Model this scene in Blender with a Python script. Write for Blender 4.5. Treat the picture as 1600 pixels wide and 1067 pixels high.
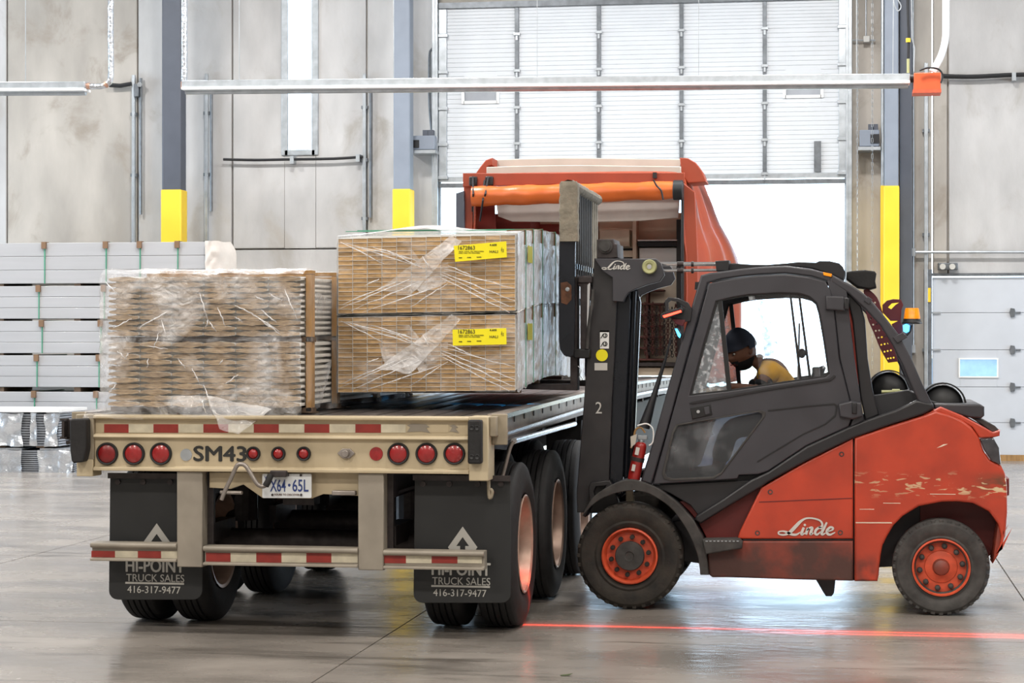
import bpy, bmesh, math, random
from mathutils import Vector, Matrix, noise
random.seed(7)
scn = bpy.context.scene
for o in list(bpy.data.objects): bpy.data.objects.remove(o)
C = scn.collection
PI = math.pi
R = math.radians
# ------------------------------------------------------------------ camera
YAW = R(9.0); FPX = 3336.0; CH = 1.8
cd = bpy.data.cameras.new('camera'); cam = bpy.data.objects.new('camera', cd); C.objects.link(cam)
cd.sensor_width = 36; cd.lens = 36*FPX/1600; cd.clip_end = 500; cd.clip_start = .1
cam.location = (0, 0, CH); cam.rotation_euler = (R(90), 0, YAW)
scn.camera = cam
# ------------------------------------------------------------------ world, lamps, exposure
w = bpy.data.worlds.new('world'); scn.world = w; w.use_nodes = True
bg = w.node_tree.nodes['Background']; bg.inputs[0].default_value = (.60, .80, 1, 1); bg.inputs[1].default_value = 5.2
scn.view_settings.view_transform = 'Standard'; scn.view_settings.look = 'None'
scn.view_settings.gamma = 1; scn.view_settings.exposure = 0.0; scn.view_settings.use_curve_mapping = False
def area(name, loc, size, power, col=(1, .955, .90), rot=(0, 0, 0), sy=None):
    l = bpy.data.lights.new(name, 'AREA'); l.energy = power; l.color = col; l.size = size
    if sy: l.shape = 'RECTANGLE'; l.size_y = sy
    o = bpy.data.objects.new(name, l); C.objects.link(o); o.location = loc; o.rotation_euler = rot; return o
for x in (-14, -7, 0, 7):
    for y, pw, c in ((-5, 330, (1, .93, .84)), (2, 500, (1, .93, .84)), (10, 330, (1, .95, .88)), (18, 330, (1, .98, .95)), (26, 760, (1, .99, .98))):
        if y > 20 and x > 0: pw *= .6
        area('high_bay_lamp', (x, y, 9.6), 1.4, pw, c, sy=1.0)
# added bluish fill lights at both side walls, out of view, brightening the floor
area('side_fill_light', (-26.2, 25, 2.6), 9, 2600, (.66, .83, 1), (0, R(-90), 0), sy=4.5).rotation_euler = (R(90), 0, R(-90))
area('side_fill_light', (16.8, 25, 2.6), 8, 1500, (.70, .85, 1), (0, R(90), 0), sy=4).rotation_euler = (R(90), 0, R(90))
# ------------------------------------------------------------------ pixel of the photograph -> point of the real plane Y = const
SN, CS = math.sin(YAW), math.cos(YAW)
def P(px, py, Y):
    u = (px-800)/FPX; v = (533.5-py)/FPX
    t = Y/(CS+u*SN)
    return Vector((t*(-SN+u*CS), Y, CH+t*v))
def PX(px, Y): return P(px, 500, Y).x
def PZ(py, Y, px=800): return P(px, py, Y).z
def XZ(pts, Y): return [(P(a, b, Y).x, P(a, b, Y).z) for a, b in pts]
# ------------------------------------------------------------------ materials
def srgb(r, g, b):
    f = lambda c: (c/255/12.92 if c/255 <= .04045 else ((c/255+.055)/1.055)**2.4)
    return (f(r), f(g), f(b), 1)
MATS = {}
def mat(name, col, rough=.5, metal=0, var=.12, scale=3., bump=.0, bscale=40., col2=None, rand=0, spec=.5, emit=None, es=0, stretch=(1, 1, 1), thr=None, coat=0, rvar=0, detail=5, stain=None):
    m = bpy.data.materials.new(name); m.use_nodes = True; nt = m.node_tree; N = nt.nodes; L = nt.links
    b = N['Principled BSDF']; b.inputs['Roughness'].default_value = rough; b.inputs['Metallic'].default_value = metal
    b.inputs['Specular IOR Level'].default_value = spec; b.inputs['Coat Weight'].default_value = coat
    c1 = srgb(*col)
    geo = N.new('ShaderNodeNewGeometry'); mp = N.new('ShaderNodeMapping'); mp.inputs['Scale'].default_value = stretch
    L.new(geo.outputs['Position'], mp.inputs['Vector'])
    n = N.new('ShaderNodeTexNoise'); n.inputs['Scale'].default_value = scale; n.inputs['Detail'].default_value = detail
    L.new(mp.outputs[0], n.inputs['Vector'])
    ramp = N.new('ShaderNodeValToRGB'); L.new(n.outputs['Fac'], ramp.inputs[0])
    lo, hi = thr or (.32, .7)
    ramp.color_ramp.elements[0].position = lo; ramp.color_ramp.elements[1].position = hi
    if col2: ca, cb = srgb(*col2), c1
    else: ca = tuple(c*(1-var) for c in c1[:3])+(1,); cb = tuple(min(1, c*(1+var)) for c in c1[:3])+(1,)
    ramp.color_ramp.elements[0].color = ca; ramp.color_ramp.elements[1].color = cb
    out = ramp.outputs[0]
    if rand:
        oi = N.new('ShaderNodeObjectInfo'); mr = N.new('ShaderNodeMapRange'); L.new(oi.outputs['Random'], mr.inputs[0])
        mr.inputs['To Min'].default_value = 1-rand; mr.inputs['To Max'].default_value = 1+rand
        mx = N.new('ShaderNodeVectorMath'); mx.operation = 'SCALE'; L.new(out, mx.inputs[0]); L.new(mr.outputs[0], mx.inputs['Scale']); out = mx.outputs[0]
    if stain:
        sc_, slo, shi, sst, scol = stain
        mp2 = N.new('ShaderNodeMapping'); mp2.inputs['Scale'].default_value = sst; mp2.inputs['Location'].default_value = (3.3, 1.7, 5.1); L.new(geo.outputs['Position'], mp2.inputs[0])
        n3 = N.new('ShaderNodeTexNoise'); n3.inputs['Scale'].default_value = sc_; n3.inputs['Detail'].default_value = 10; n3.inputs['Roughness'].default_value = .62; n3.inputs['Distortion'].default_value = .5; L.new(mp2.outputs[0], n3.inputs['Vector'])
        r3 = N.new('ShaderNodeMapRange'); r3.interpolation_type = 'SMOOTHSTEP'; L.new(n3.outputs['Fac'], r3.inputs[0]); r3.inputs['From Min'].default_value = slo; r3.inputs['From Max'].default_value = shi
        m3 = N.new('ShaderNodeMix'); m3.data_type = 'RGBA'; L.new(r3.outputs[0], m3.inputs[0]); L.new(out, m3.inputs[6]); m3.inputs[7].default_value = srgb(*scol); out = m3.outputs[2]
    L.new(out, b.inputs['Base Color'])
    if rvar:
        mr = N.new('ShaderNodeMapRange'); L.new(n.outputs['Fac'], mr.inputs[0]); mr.inputs['From Min'].default_value = .3; mr.inputs['From Max'].default_value = .7
        mr.inputs['To Min'].default_value = rough-rvar; mr.inputs['To Max'].default_value = rough+rvar; L.new(mr.outputs[0], b.inputs['Roughness'])
    if bump:
        n2 = N.new('ShaderNodeTexNoise'); n2.inputs['Scale'].default_value = bscale; n2.inputs['Detail'].default_value = 4
        L.new(mp.outputs[0], n2.inputs['Vector'])
        bp = N.new('ShaderNodeBump'); bp.inputs['Strength'].default_value = bump; bp.inputs['Distance'].default_value = .02
        L.new(n2.outputs['Fac'], bp.inputs['Height']); L.new(bp.outputs[0], b.inputs['Normal'])
    if emit:
        b.inputs['Emission Color'].default_value = srgb(*emit); b.inputs['Emission Strength'].default_value = es
    MATS[name] = m; return m
def film_mat(name, base=.12, amp=.5, rough=.12, stretch=(1, 1, 1), rot=(0, 0, 0), col=(.95, .95, .97), scale=3., bs=1.0, thr=(.45, .72)):
    m = bpy.data.materials.new(name); m.use_nodes = True; nt = m.node_tree; N = nt.nodes; L = nt.links
    b = N['Principled BSDF']; b.inputs['Base Color'].default_value = col+(1,); b.inputs['Roughness'].default_value = rough; b.inputs['Specular IOR Level'].default_value = .8
    b.inputs['Transmission Weight'].default_value = 0
    geo = N.new('ShaderNodeNewGeometry'); mp = N.new('ShaderNodeMapping'); mp.inputs['Scale'].default_value = stretch; mp.inputs['Rotation'].default_value = rot
    L.new(geo.outputs['Position'], mp.inputs['Vector'])
    n = N.new('ShaderNodeTexNoise'); n.inputs['Scale'].default_value = scale; n.inputs['Detail'].default_value = 6; n.inputs['Distortion'].default_value = .6
    L.new(mp.outputs[0], n.inputs['Vector'])
    r = N.new('ShaderNodeMapRange'); L.new(n.outputs['Fac'], r.inputs[0]); r.inputs['From Min'].default_value = thr[0]; r.inputs['From Max'].default_value = thr[1]
    r.inputs['To Min'].default_value = base; r.inputs['To Max'].default_value = base+amp
    n2 = N.new('ShaderNodeTexNoise'); n2.inputs['Scale'].default_value = scale*5; n2.inputs['Detail'].default_value = 3; n2.inputs['Distortion'].default_value = 1.
    L.new(mp.outputs[0], n2.inputs['Vector'])
    bp = N.new('ShaderNodeBump'); bp.inputs['Strength'].default_value = bs; bp.inputs['Distance'].default_value = .03; L.new(n2.outputs['Fac'], bp.inputs['Height']); L.new(bp.outputs[0], b.inputs['Normal'])
    tr = N.new('ShaderNodeBsdfTransparent'); mx = N.new('ShaderNodeMixShader')
    L.new(r.outputs[0], mx.inputs[0]); L.new(tr.outputs[0], mx.inputs[1]); L.new(b.outputs[0], mx.inputs[2]); L.new(mx.outputs[0], N['Material Output'].inputs[0])
    MATS[name] = m; return m
def glass_mat(name, haze=.08, tint=(1, 1, 1), amp=.12, scale=12):
    m = bpy.data.materials.new(name); m.use_nodes = True; nt = m.node_tree; N = nt.nodes; L = nt.links
    N.remove(N['Principled BSDF'])
    tr = N.new('ShaderNodeBsdfTransparent'); tr.inputs[0].default_value = tint+(1,)
    gl = N.new('ShaderNodeBsdfGlossy'); gl.inputs['Roughness'].default_value = .05
    di = N.new('ShaderNodeBsdfDiffuse'); di.inputs[0].default_value = (.85, .88, .92, 1)
    fr = N.new('ShaderNodeFresnel'); fr.inputs[0].default_value = 1.3
    m1 = N.new('ShaderNodeMixShader'); L.new(fr.outputs[0], m1.inputs[0]); L.new(tr.outputs[0], m1.inputs[1]); L.new(gl.outputs[0], m1.inputs[2])
    geo = N.new('ShaderNodeNewGeometry'); n = N.new('ShaderNodeTexNoise'); n.inputs['Scale'].default_value = scale; n.inputs['Detail'].default_value = 8; L.new(geo.outputs['Position'], n.inputs['Vector'])
    r = N.new('ShaderNodeMapRange'); L.new(n.outputs['Fac'], r.inputs[0]); r.inputs['From Min'].default_value = .5; r.inputs['From Max'].default_value = .75; r.inputs['To Min'].default_value = haze; r.inputs['To Max'].default_value = haze+amp
    m2 = N.new('ShaderNodeMixShader'); L.new(r.outputs[0], m2.inputs[0]); L.new(m1.outputs[0], m2.inputs[1]); L.new(di.outputs[0], m2.inputs[2]); L.new(m2.outputs[0], N['Material Output'].inputs[0])
    MATS[name] = m; return m
M = MATS
mat('floor', (136, 129, 122), .25, var=.24, scale=.9, bump=.12, bscale=7., stretch=(1, 1.6, 1), rvar=.09, detail=9, spec=.8, stain=(1.6, .56, .72, (.45, 2.2, 1), (92, 86, 80)))
mat('concrete', (184, 182, 180), .85, var=.19, scale=.9, bump=.15, bscale=12, stretch=(1.6, 1, .7), detail=9, stain=(1.1, .53, .72, (1, 1, .8), (164, 159, 152)))
mat('concrete_brown', (174, 167, 158), .85, var=.2, scale=.9, bump=.15, bscale=12, stretch=(1.6, 1, .6), detail=9, stain=(1.3, .50, .72, (1, 1, .8), (148, 138, 126)))
mat('ceiling', (190, 190, 190), .8)
mat('slate_steel', (78, 82, 92), .45, var=.08)
mat('grey_steel', (132, 140, 152), .45, var=.06)
mat('yellow', (240, 200, 48), .5, var=.04)
mat('galv', (175, 180, 184), .38, metal=.7, var=.15, scale=8)
mat('galv_dark', (112, 116, 120), .4, metal=.6, var=.2, scale=10)
mat('door_white', (206, 210, 214), .45, var=.03)
mat('door_grey', (192, 196, 202), .45, var=.03)
mat('white', (232, 232, 230), .5, var=.04)
mat('black', (22, 22, 24), .5, var=.2)
mat('dark', (38, 38, 42), .5, var=.2)
mat('rubber', (27, 26, 27), .75, var=.25, scale=14, bump=.1, bscale=60)
mat('rubber_dusty', (58, 52, 46), .85, col2=(34, 32, 30), scale=9, bump=.15, bscale=50)
mat('rubber_grey', (74, 72, 70), .8, col2=(50, 48, 47), scale=12, bump=.1, bscale=50)
mat('cream', (190, 175, 146), .5, col2=(158, 142, 114), scale=2.2, thr=(.25, .6), bump=.04, stretch=(1, 1, .6))
mat('cream_dirty', (142, 131, 112), .6, var=.25, scale=6)
mat('bar_grey', (140, 132, 120), .5, var=.15, scale=5)
mat('tape_red', (142, 44, 36), .45, var=.15, scale=14)
mat('tape_white', (200, 192, 170), .45, var=.14, scale=14)
mat('lens_red', (146, 24, 26), .25, var=.15, scale=30, coat=.5)
mat('lens_dark', (120, 22, 24), .3, var=.2, scale=30)
mat('flap', (31, 32, 33), .6, var=.15, scale=5)
mat('print_grey', (178, 176, 170), .7, var=.1)
mat('print_black', (36, 36, 34), .6)
mat('plate_white', (215, 218, 220), .4, var=.06)
mat('plate_blue', (40, 60, 120), .4)
mat('deck', (70, 66, 66), .32, var=.5, scale=5, bump=.2, bscale=14, stretch=(1, .3, 1), rand=.35)
mat('alu', (200, 202, 206), .22, metal=.9, var=.15, scale=7)
mat('alu_dull', (150, 142, 136), .4, metal=.6, var=.25, scale=6)
mat('rim', (176, 150, 135), .4, metal=.4, var=.2, scale=8)
mat('wood_end', (176, 144, 102), .8, var=.26, scale=22, stretch=(1, .2, 5), rand=.24, bump=.1)
mat('wood_side', (225, 222, 216), .6, var=.04)
mat('siding', (180, 158, 130), .85, col2=(132, 112, 90), scale=30, stretch=(.7, .2, 3), rand=.14, bump=.4, bscale=60)
mat('lumber', (160, 122, 74), .7, var=.22, scale=10, stretch=(3, 3, .5), rand=.1)
mat('lumber_dark', (92, 74, 58), .8, var=.2, scale=10)
mat('cardboard', (120, 92, 68), .8, var=.1)
mat('tag_yellow', (240, 226, 20), .5, var=.03)
mat('tag_olive', (176, 170, 60), .5, var=.1)
mat('ink', (35, 36, 30), .7)
mat('strap_green', (70, 140, 112), .5)
mat('pack_grey', (166, 165, 166), .45, var=.05, scale=1.5, stretch=(.4, 1, 5), coat=.3)
mat('panel_edge', (168, 166, 164), .6, var=.08)
mat('foil', (215, 220, 226), .22, metal=.75, var=.15, scale=6, bump=1.0, bscale=9)
mat('rib', (150, 154, 160), .5, metal=.3)
mat('orange_paint', (186, 66, 42), .34, col2=(160, 58, 40), scale=3.5, thr=(.3, .6), bump=.02, rvar=.06)
mat('orange_dirty', (150, 62, 44), .5, col2=(76, 48, 42), scale=2.6, thr=(.4, .62), bump=.05)
mat('red_dark', (104, 30, 26), .5, var=.25)
mat('rim_orange', (206, 82, 50), .5, var=.16, scale=16)
mat('cab_dark', (56, 55, 60), .42, var=.12, scale=4, rvar=.06)
mat('cab_black', (32, 31, 34), .4, var=.15, scale=6)
mat('mast', (52, 49, 50), .42, col2=(38, 36, 38), scale=6, rvar=.06)
mat('mast_gloss', (34, 36, 42), .22, metal=.4, var=.2)
mat('wrap_grey', (128, 120, 106), .8, var=.2, scale=16, bump=.4)
mat('chrome', (225, 225, 225), .12, metal=1, var=.05)
mat('brass', (176, 176, 130), .35, metal=.5)
mat('led_red', (255, 60, 40), .3, emit=(255, 50, 35), es=9)
mat('led_blue', (60, 170, 255), .3, emit=(60, 170, 255), es=7)
mat('beacon', (255, 150, 20), .25, var=.15, scale=30, emit=(255, 140, 20), es=.25)
mat('maroon', (88, 26, 36), .5, var=.15)
mat('lamp_dark', (58, 58, 62), .15, var=.3, scale=20, coat=.6)
mat('shirt', (226, 168, 34), .85, var=.1, scale=8)
mat('skin', (112, 74, 56), .6, var=.08)
mat('cloth_black', (24, 24, 28), .9, var=.2)
mat('cloth_navy', (36, 40, 54), .9, var=.2)
mat('tarp_orange', (150, 60, 32), .45, var=.12, scale=3, bump=.25, bscale=3, stretch=(1, 1, .5))
mat('tarp_bright', (204, 98, 38), .35, var=.1, scale=3, bump=.2, bscale=4)
mat('tarp_red', (140, 50, 40), .6, var=.15)
mat('tarp_beige', (184, 178, 166), .7, var=.08, scale=3)
mat('tarp_white', (206, 198, 190), .6, var=.1, scale=3, bump=.3, bscale=4)
mat('bulkhead', (214, 200, 180), .6, var=.12, scale=3)
mat('rust_red', (84, 46, 40), .7, var=.3, scale=20)
mat('steel_dark', (58, 52, 52), .5, metal=.4, var=.3, scale=20)
mat('box_orange', (206, 84, 40), .5, var=.05)
mat('ext_red', (150, 34, 30), .3, var=.15, scale=12, coat=.4)
mat('label', (196, 194, 188), .6, var=.08)
mat('outside', (252, 240, 216), .9, var=.1)
mat('outside_wall', (120, 138, 160), .8)
mat('leaf', (58, 66, 34), .8)
mat('rust', (96, 62, 42), .7, metal=.2, var=.35, scale=30)
mat('duct_foil', (205, 208, 212), .2, metal=.9, var=.2, scale=20, bump=.8, bscale=24)
mat('copper_tape', (190, 150, 130), .3, metal=.7, var=.25, scale=26)
film_mat('film', .05, .46, .12, scale=3.0, thr=(.47, .70), bs=.9)
film_mat('film_thin', .03, .25, .14, scale=3, bs=.5)
film_mat('film_load', .0, .3, .16, stretch=(1, 1, 2.4), rot=(0, R(-28), 0), scale=3.2, thr=(.5, .75), bs=.5)
film_mat('film_side', .55, .4, .16, stretch=(1, 3.2, .5), rot=(R(-22), 0, 0), scale=2.4, bs=.9)
film_mat('film_dense', .22, .4, .14, scale=3, bs=.7)
film_mat('film_fold_glint', .6, .3, .1, scale=9, bs=.6)  # dense white puts the streak highlights of the film folds into the colour
glass_mat('glass', .015, amp=.08)
glass_mat('glass_dirty', .12, tint=(.9, .95, .98), amp=.5, scale=26)
glass_mat('glass_smoke', .05, tint=(.42, .42, .45), amp=.12, scale=5)
glass_mat('glass_window', .0, amp=.0)
def worn_paint():
    m = mat('paint_worn', (184, 66, 42), .34, col2=(158, 58, 40), scale=3.5, thr=(.3, .6), bump=.02, rvar=.06); nt = m.node_tree; N = nt.nodes; L = nt.links; b = N['Principled BSDF']
    base = b.inputs['Base Color'].links[0].from_socket
    geo = N.new('ShaderNodeNewGeometry'); sp = N.new('ShaderNodeSeparateXYZ'); L.new(geo.outputs['Position'], sp.inputs[0])
    def mr(src, a, b_, c=0, d=1):
        n = N.new('ShaderNodeMapRange'); n.interpolation_type = 'SMOOTHSTEP'; L.new(src, n.inputs[0]); n.inputs['From Min'].default_value = a; n.inputs['From Max'].default_value = b_; n.inputs['To Min'].default_value = c; n.inputs['To Max'].default_value = d; return n.outputs[0]
    def mul(a, b_):
        n = N.new('ShaderNodeMath'); n.operation = 'MULTIPLY'; L.new(a, n.inputs[0]); L.new(b_, n.inputs[1]); return n.outputs[0]
    def noi(sc, st, det=6, dist=0.):
        mp = N.new('ShaderNodeMapping'); mp.inputs['Scale'].default_value = st; L.new(geo.outputs['Position'], mp.inputs[0])
        n = N.new('ShaderNodeTexNoise'); n.inputs['Scale'].default_value = sc; n.inputs['Detail'].default_value = det; n.inputs['Distortion'].default_value = dist; L.new(mp.outputs[0], n.inputs['Vector']); return n.outputs['Fac']
    zc = P(1480, 757, 14.3).z
    band = mul(mr(sp.outputs['Z'], zc-.11, zc-.02), mr(sp.outputs['Z'], zc+.02, zc+.10, 1, 0))
    def mix(a, fac, col):
        n = N.new('ShaderNodeMix'); n.data_type = 'RGBA'; L.new(fac, n.inputs[0]); L.new(a, n.inputs[6]); n.inputs[7].default_value = srgb(*col); return n.outputs[2]
    c = mix(base, mul(mul(mr(noi(4, (1, 1, 3)), .42, .6), band), mr(sp.outputs['X'], .72, .98)), (86, 66, 48))
    c = mix(c, mul(mul(mr(noi(11, (.8, 1, 3), 8, .6), .58, .62), band), mr(sp.outputs['X'], .05, .95, .55, 1)), (206, 186, 148))
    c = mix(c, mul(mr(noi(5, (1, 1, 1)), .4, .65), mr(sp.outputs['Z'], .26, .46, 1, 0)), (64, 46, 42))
    L.new(c, b.inputs['Base Color'])
worn_paint()
# ------------------------------------------------------------------ object helpers
WL = {}
def tag(o, label=None, cat=None, group=None, kind=None):
    if label: o['label'] = label
    if cat: o['category'] = cat
    if group: o['group'] = group
    if kind: o['kind'] = kind
    return o
def thing(name, loc, label, cat, group=None, kind=None):
    o = bpy.data.objects.new(name, None); C.objects.link(o); o.location = loc; o.empty_display_size = .1
    WL[o] = Vector(loc); return tag(o, label, cat, group, kind)
def link(name, me, m, parent=None, smooth=None, origin=None):
    vs = [v.co for v in me.vertices]
    if origin is None:
        xs = [v.x for v in vs]; ys = [v.y for v in vs]; zs = [v.z for v in vs]
        origin = Vector(((min(xs)+max(xs))/2, (min(ys)+max(ys))/2, min(zs)))
    me.transform(Matrix.Translation(-origin))
    if m is not None and not me.materials: me.materials.append(MATS[m] if isinstance(m, str) else m)
    o = bpy.data.objects.new(name, me); C.objects.link(o)
    WL[o] = Vector(origin); o.location = origin-(WL[parent] if parent else Vector())
    if parent: o.parent = parent
    if smooth is not None:
        for p in me.polygons: p.use_smooth = True
        try: me.set_sharp_from_angle(angle=R(smooth))
        except Exception: pass
    return o
def inst(src, parent, wloc, rot=None, name=None):
    o = src.copy(); C.objects.link(o); o.parent = parent; o.name = name or src.name.split('.')[0]
    WL[o] = Vector(wloc); o.location = Vector(wloc)-(WL[parent] if parent else Vector())
    if rot: o.rotation_euler = rot
    return o
class MB:
    def __init__(s): s.bm = bmesh.new()
    def box(s, x0, x1, y0, y1, z0, z1, rot=None, bev=0):
        c = Vector(((x0+x1)/2, (y0+y1)/2, (z0+z1)/2))
        r = bmesh.ops.create_cube(s.bm, size=1)
        mt = Matrix.Translation(c) @ (rot.to_4x4() if rot else Matrix.Identity(4)) @ Matrix.Diagonal((abs(x1-x0), abs(y1-y0), abs(z1-z0), 1))
        bmesh.ops.transform(s.bm, matrix=mt, verts=r['verts'])
        if bev:
            es = {e for v in r['verts'] for e in v.link_edges}
            bmesh.ops.bevel(s.bm, geom=list(es), offset=bev, segments=2, affect='EDGES', profile=.5)
        return s
    def grid(s, fn, n, m):
        vs = [[s.bm.verts.new(fn(i/n, j/m)) for j in range(m+1)] for i in range(n+1)]
        for i in range(n):
            for j in range(m): s.bm.faces.new((vs[i][j], vs[i+1][j], vs[i+1][j+1], vs[i][j+1]))
        return s
    def cyl(s, a, b, r, seg=16, r2=None, cap=True):
        a = Vector(a); b = Vector(b); d = b-a
        q = d.to_track_quat('Z', 'Y').to_matrix().to_4x4()
        bmesh.ops.create_cone(s.bm, cap_ends=cap, segments=seg, radius1=r, radius2=r if r2 is None else r2, depth=d.length,
                              matrix=Matrix.Translation((a+b)/2) @ q)
        return s
    def tube(s, pts, r, seg=8, rs=None, cap=True):
        pts = [Vector(p) for p in pts]; rings = []; n = None
        for i, p in enumerate(pts):
            d = (pts[min(i+1, len(pts)-1)]-pts[max(i-1, 0)]).normalized()
            if n is None: n = d.orthogonal().normalized()
            n = (n-d*n.dot(d)).normalized(); bb = d.cross(n)
            rr = rs[i] if rs else r
            rings.append([s.bm.verts.new(p+n*math.cos(2*PI*k/seg)*rr+bb*math.sin(2*PI*k/seg)*rr) for k in range(seg)])
        for a, b in zip(rings, rings[1:]):
            for k in range(seg): s.bm.faces.new((a[k], a[(k+1) % seg], b[(k+1) % seg], b[k]))
        if cap: s.bm.faces.new(rings[0][::-1]); s.bm.faces.new(rings[-1])
        return s
    def lathe(s, prof, c, axis='Y', seg=40, close=False):
        c = Vector(c); rings = []
        for r, a in prof:
            ring = []
            for k in range(seg):
                t = 2*PI*k/seg; p, q = math.cos(t)*r, math.sin(t)*r
                v = Vector((a, p, q)) if axis == 'X' else Vector((p, a, q)) if axis == 'Y' else Vector((p, q, a))
                ring.append(s.bm.verts.new(c+v))
            rings.append(ring)
        pr = list(zip(rings, rings[1:]))
        if close: pr.append((rings[-1], rings[0]))
        for a, b in pr:
            for k in range(seg): s.bm.faces.new((a[k], a[(k+1) % seg], b[(k+1) % seg], b[k]))
        if not close:
            if prof[0][0] > 1e-4 : pass
        return s
    def sphere(s, c, r, sc=(1, 1, 1), u=16, v=10):
        bmesh.ops.create_uvsphere(s.bm, u_segments=u, v_segments=v, radius=r, matrix=Matrix.Translation(Vector(c)) @ Matrix.Diagonal(sc+(1,)))
        return s
    def prism(s, pts, y0, y1):
        "pts (x,z) extruded along Y"
        a = [s.bm.verts.new((x, y0, z)) for x, z in pts]; b = [s.bm.verts.new((x, y1, z)) for x, z in pts]
        n = len(pts)
        s.bm.faces.new(a); s.bm.faces.new(b[::-1])
        for i in range(n): s.bm.faces.new((a[i], b[i], b[(i+1) % n], a[(i+1) % n]))
        return s
    def prismx(s, pts, x0, x1):
        a = [s.bm.verts.new((x0, y, z)) for y, z in pts]; b = [s.bm.verts.new((x1, y, z)) for y, z in pts]
        n = len(pts)
        s.bm.faces.new(a); s.bm.faces.new(b[::-1])
        for i in range(n): s.bm.faces.new((a[i], b[i], b[(i+1) % n], a[(i+1) % n]))
        return s
    def build(s, name, m, parent=None, smooth=None, bev=0, seg=2, thick=0):
        bmesh.ops.recalc_face_normals(s.bm, faces=s.bm.faces)
        me = bpy.data.meshes.new(name); s.bm.to_mesh(me); s.bm.free()
        o = link(name, me, m, parent, smooth)
        if thick:
            md = o.modifiers.new('s', 'SOLIDIFY'); md.thickness = thick; md.offset = 0
        if bev:
            md = o.modifiers.new('b', 'BEVEL'); md.width = bev; md.segments = seg; md.limit_method = 'ANGLE'; md.angle_limit = R(35)
            if smooth is None:
                for p in me.polygons: p.use_smooth = True
                me.set_sharp_from_angle(angle=R(50))
        return o
def cr(pts, n=4, closed=False):
    "catmull-rom"
    out = []; k = len(pts); V = [Vector(p) for p in pts]
    rng = range(k) if closed else range(k-1)
    for i in rng:
        p0 = V[(i-1) % k] if closed or i > 0 else V[i]; p1 = V[i]; p2 = V[(i+1) % k]; p3 = V[(i+2) % k] if closed or i+2 < k else p2
        for j in range(n):
            t = j/n
            out.append(tuple(.5*((2*p1)+(p2-p0)*t+(2*p0-5*p1+4*p2-p3)*t*t+(3*p1-p0-3*p2+p3)*t**3)))
    if not closed: out.append(tuple(V[-1]))
    return out
def rnd(pts, r, n=4):
    "round polygon corners"
    out = []; k = len(pts)
    for i in range(k):
        p = Vector(pts[i]); a = Vector(pts[i-1])-p; b = Vector(pts[(i+1) % k])-p
        rr = min(r, a.length*.45, b.length*.45)
        s, e = p+a.normalized()*rr, p+b.normalized()*rr
        for j in range(n+1):
            t = j/n; out.append(tuple((1-t)**2*s+2*t*(1-t)*p+t*t*e))
    return out
def curve_mesh(cu):
    o = bpy.data.objects.new('tmp', cu); C.objects.link(o)
    dg = bpy.context.evaluated_depsgraph_get(); me = bpy.data.meshes.new_from_object(o.evaluated_get(dg))
    bpy.data.objects.remove(o); bpy.data.curves.remove(cu); return me
def plate(name, outer, m, parent, y0, y1, holes=(), bev=.004, kind=None):
    "outer, holes: (x,z) outlines; a solid plate between y0 and y1, rounded edges"
    cu = bpy.data.curves.new('c', 'CURVE'); cu.dimensions = '2D'; cu.fill_mode = 'BOTH'
    cu.extrude = max((y1-y0)/2-bev, .0005); cu.bevel_depth = bev; cu.bevel_resolution = 2; cu.offset = -bev
    for poly in [outer]+list(holes):
        sp = cu.splines.new('POLY'); sp.points.add(len(poly)-1); sp.use_cyclic_u = True
        for i, q in enumerate(poly): sp.points[i].co = (q[0], q[1], 0, 1)
    me = curve_mesh(cu); me.name = name
    me.transform(Matrix(((1, 0, 0, 0), (0, 0, -1, (y0+y1)/2), (0, 1, 0, 0), (0, 0, 0, 1))))
    me.materials.clear()
    return tag(link(name, me, m, parent, 40), kind=kind)
def text(s, name, box, Y, m, parent, th=.002, fat=0, shear=0, bold=0, fit=True, spacing=1, depth_off=0):
    "lettering on the plane Y inside a box given in photo pixels (x0,y0,x1,y1)"
    cu = bpy.data.curves.new('t', 'FONT'); cu.body = s; cu.extrude = th; cu.shear = shear; cu.offset = bold; cu.space_character = spacing; cu.resolution_u = 3
    me = curve_mesh(cu); me.materials.clear()
    xs = [v.co.x for v in me.vertices]; ys = [v.co.y for v in me.vertices]
    a = P(box[0], box[3], Y); b = P(box[2], box[1], Y)
    sx = (b.x-a.x)/(max(xs)-min(xs)); sz = (b.z-a.z)/(max(ys)-min(ys))
    for v in me.vertices:
        v.co = Vector((a.x+(v.co.x-min(xs))*sx, Y-v.co.z, a.z+(v.co.y-min(ys))*sz))
    if fat:
        bm = bmesh.new()
        for dx, dz_ in ((-fat, 0), (fat, 0), (0, fat*.7), (0, -fat*.7)):
            n0 = len(bm.verts); bm.from_mesh(me); bm.verts.ensure_lookup_table()
            for v in bm.verts[n0:]: v.co += Vector((dx, -.0001*n0/max(1, len(me.vertices)), dz_))
        bm.to_mesh(me); bm.free()
    return link(name, me, m, parent)
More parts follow.
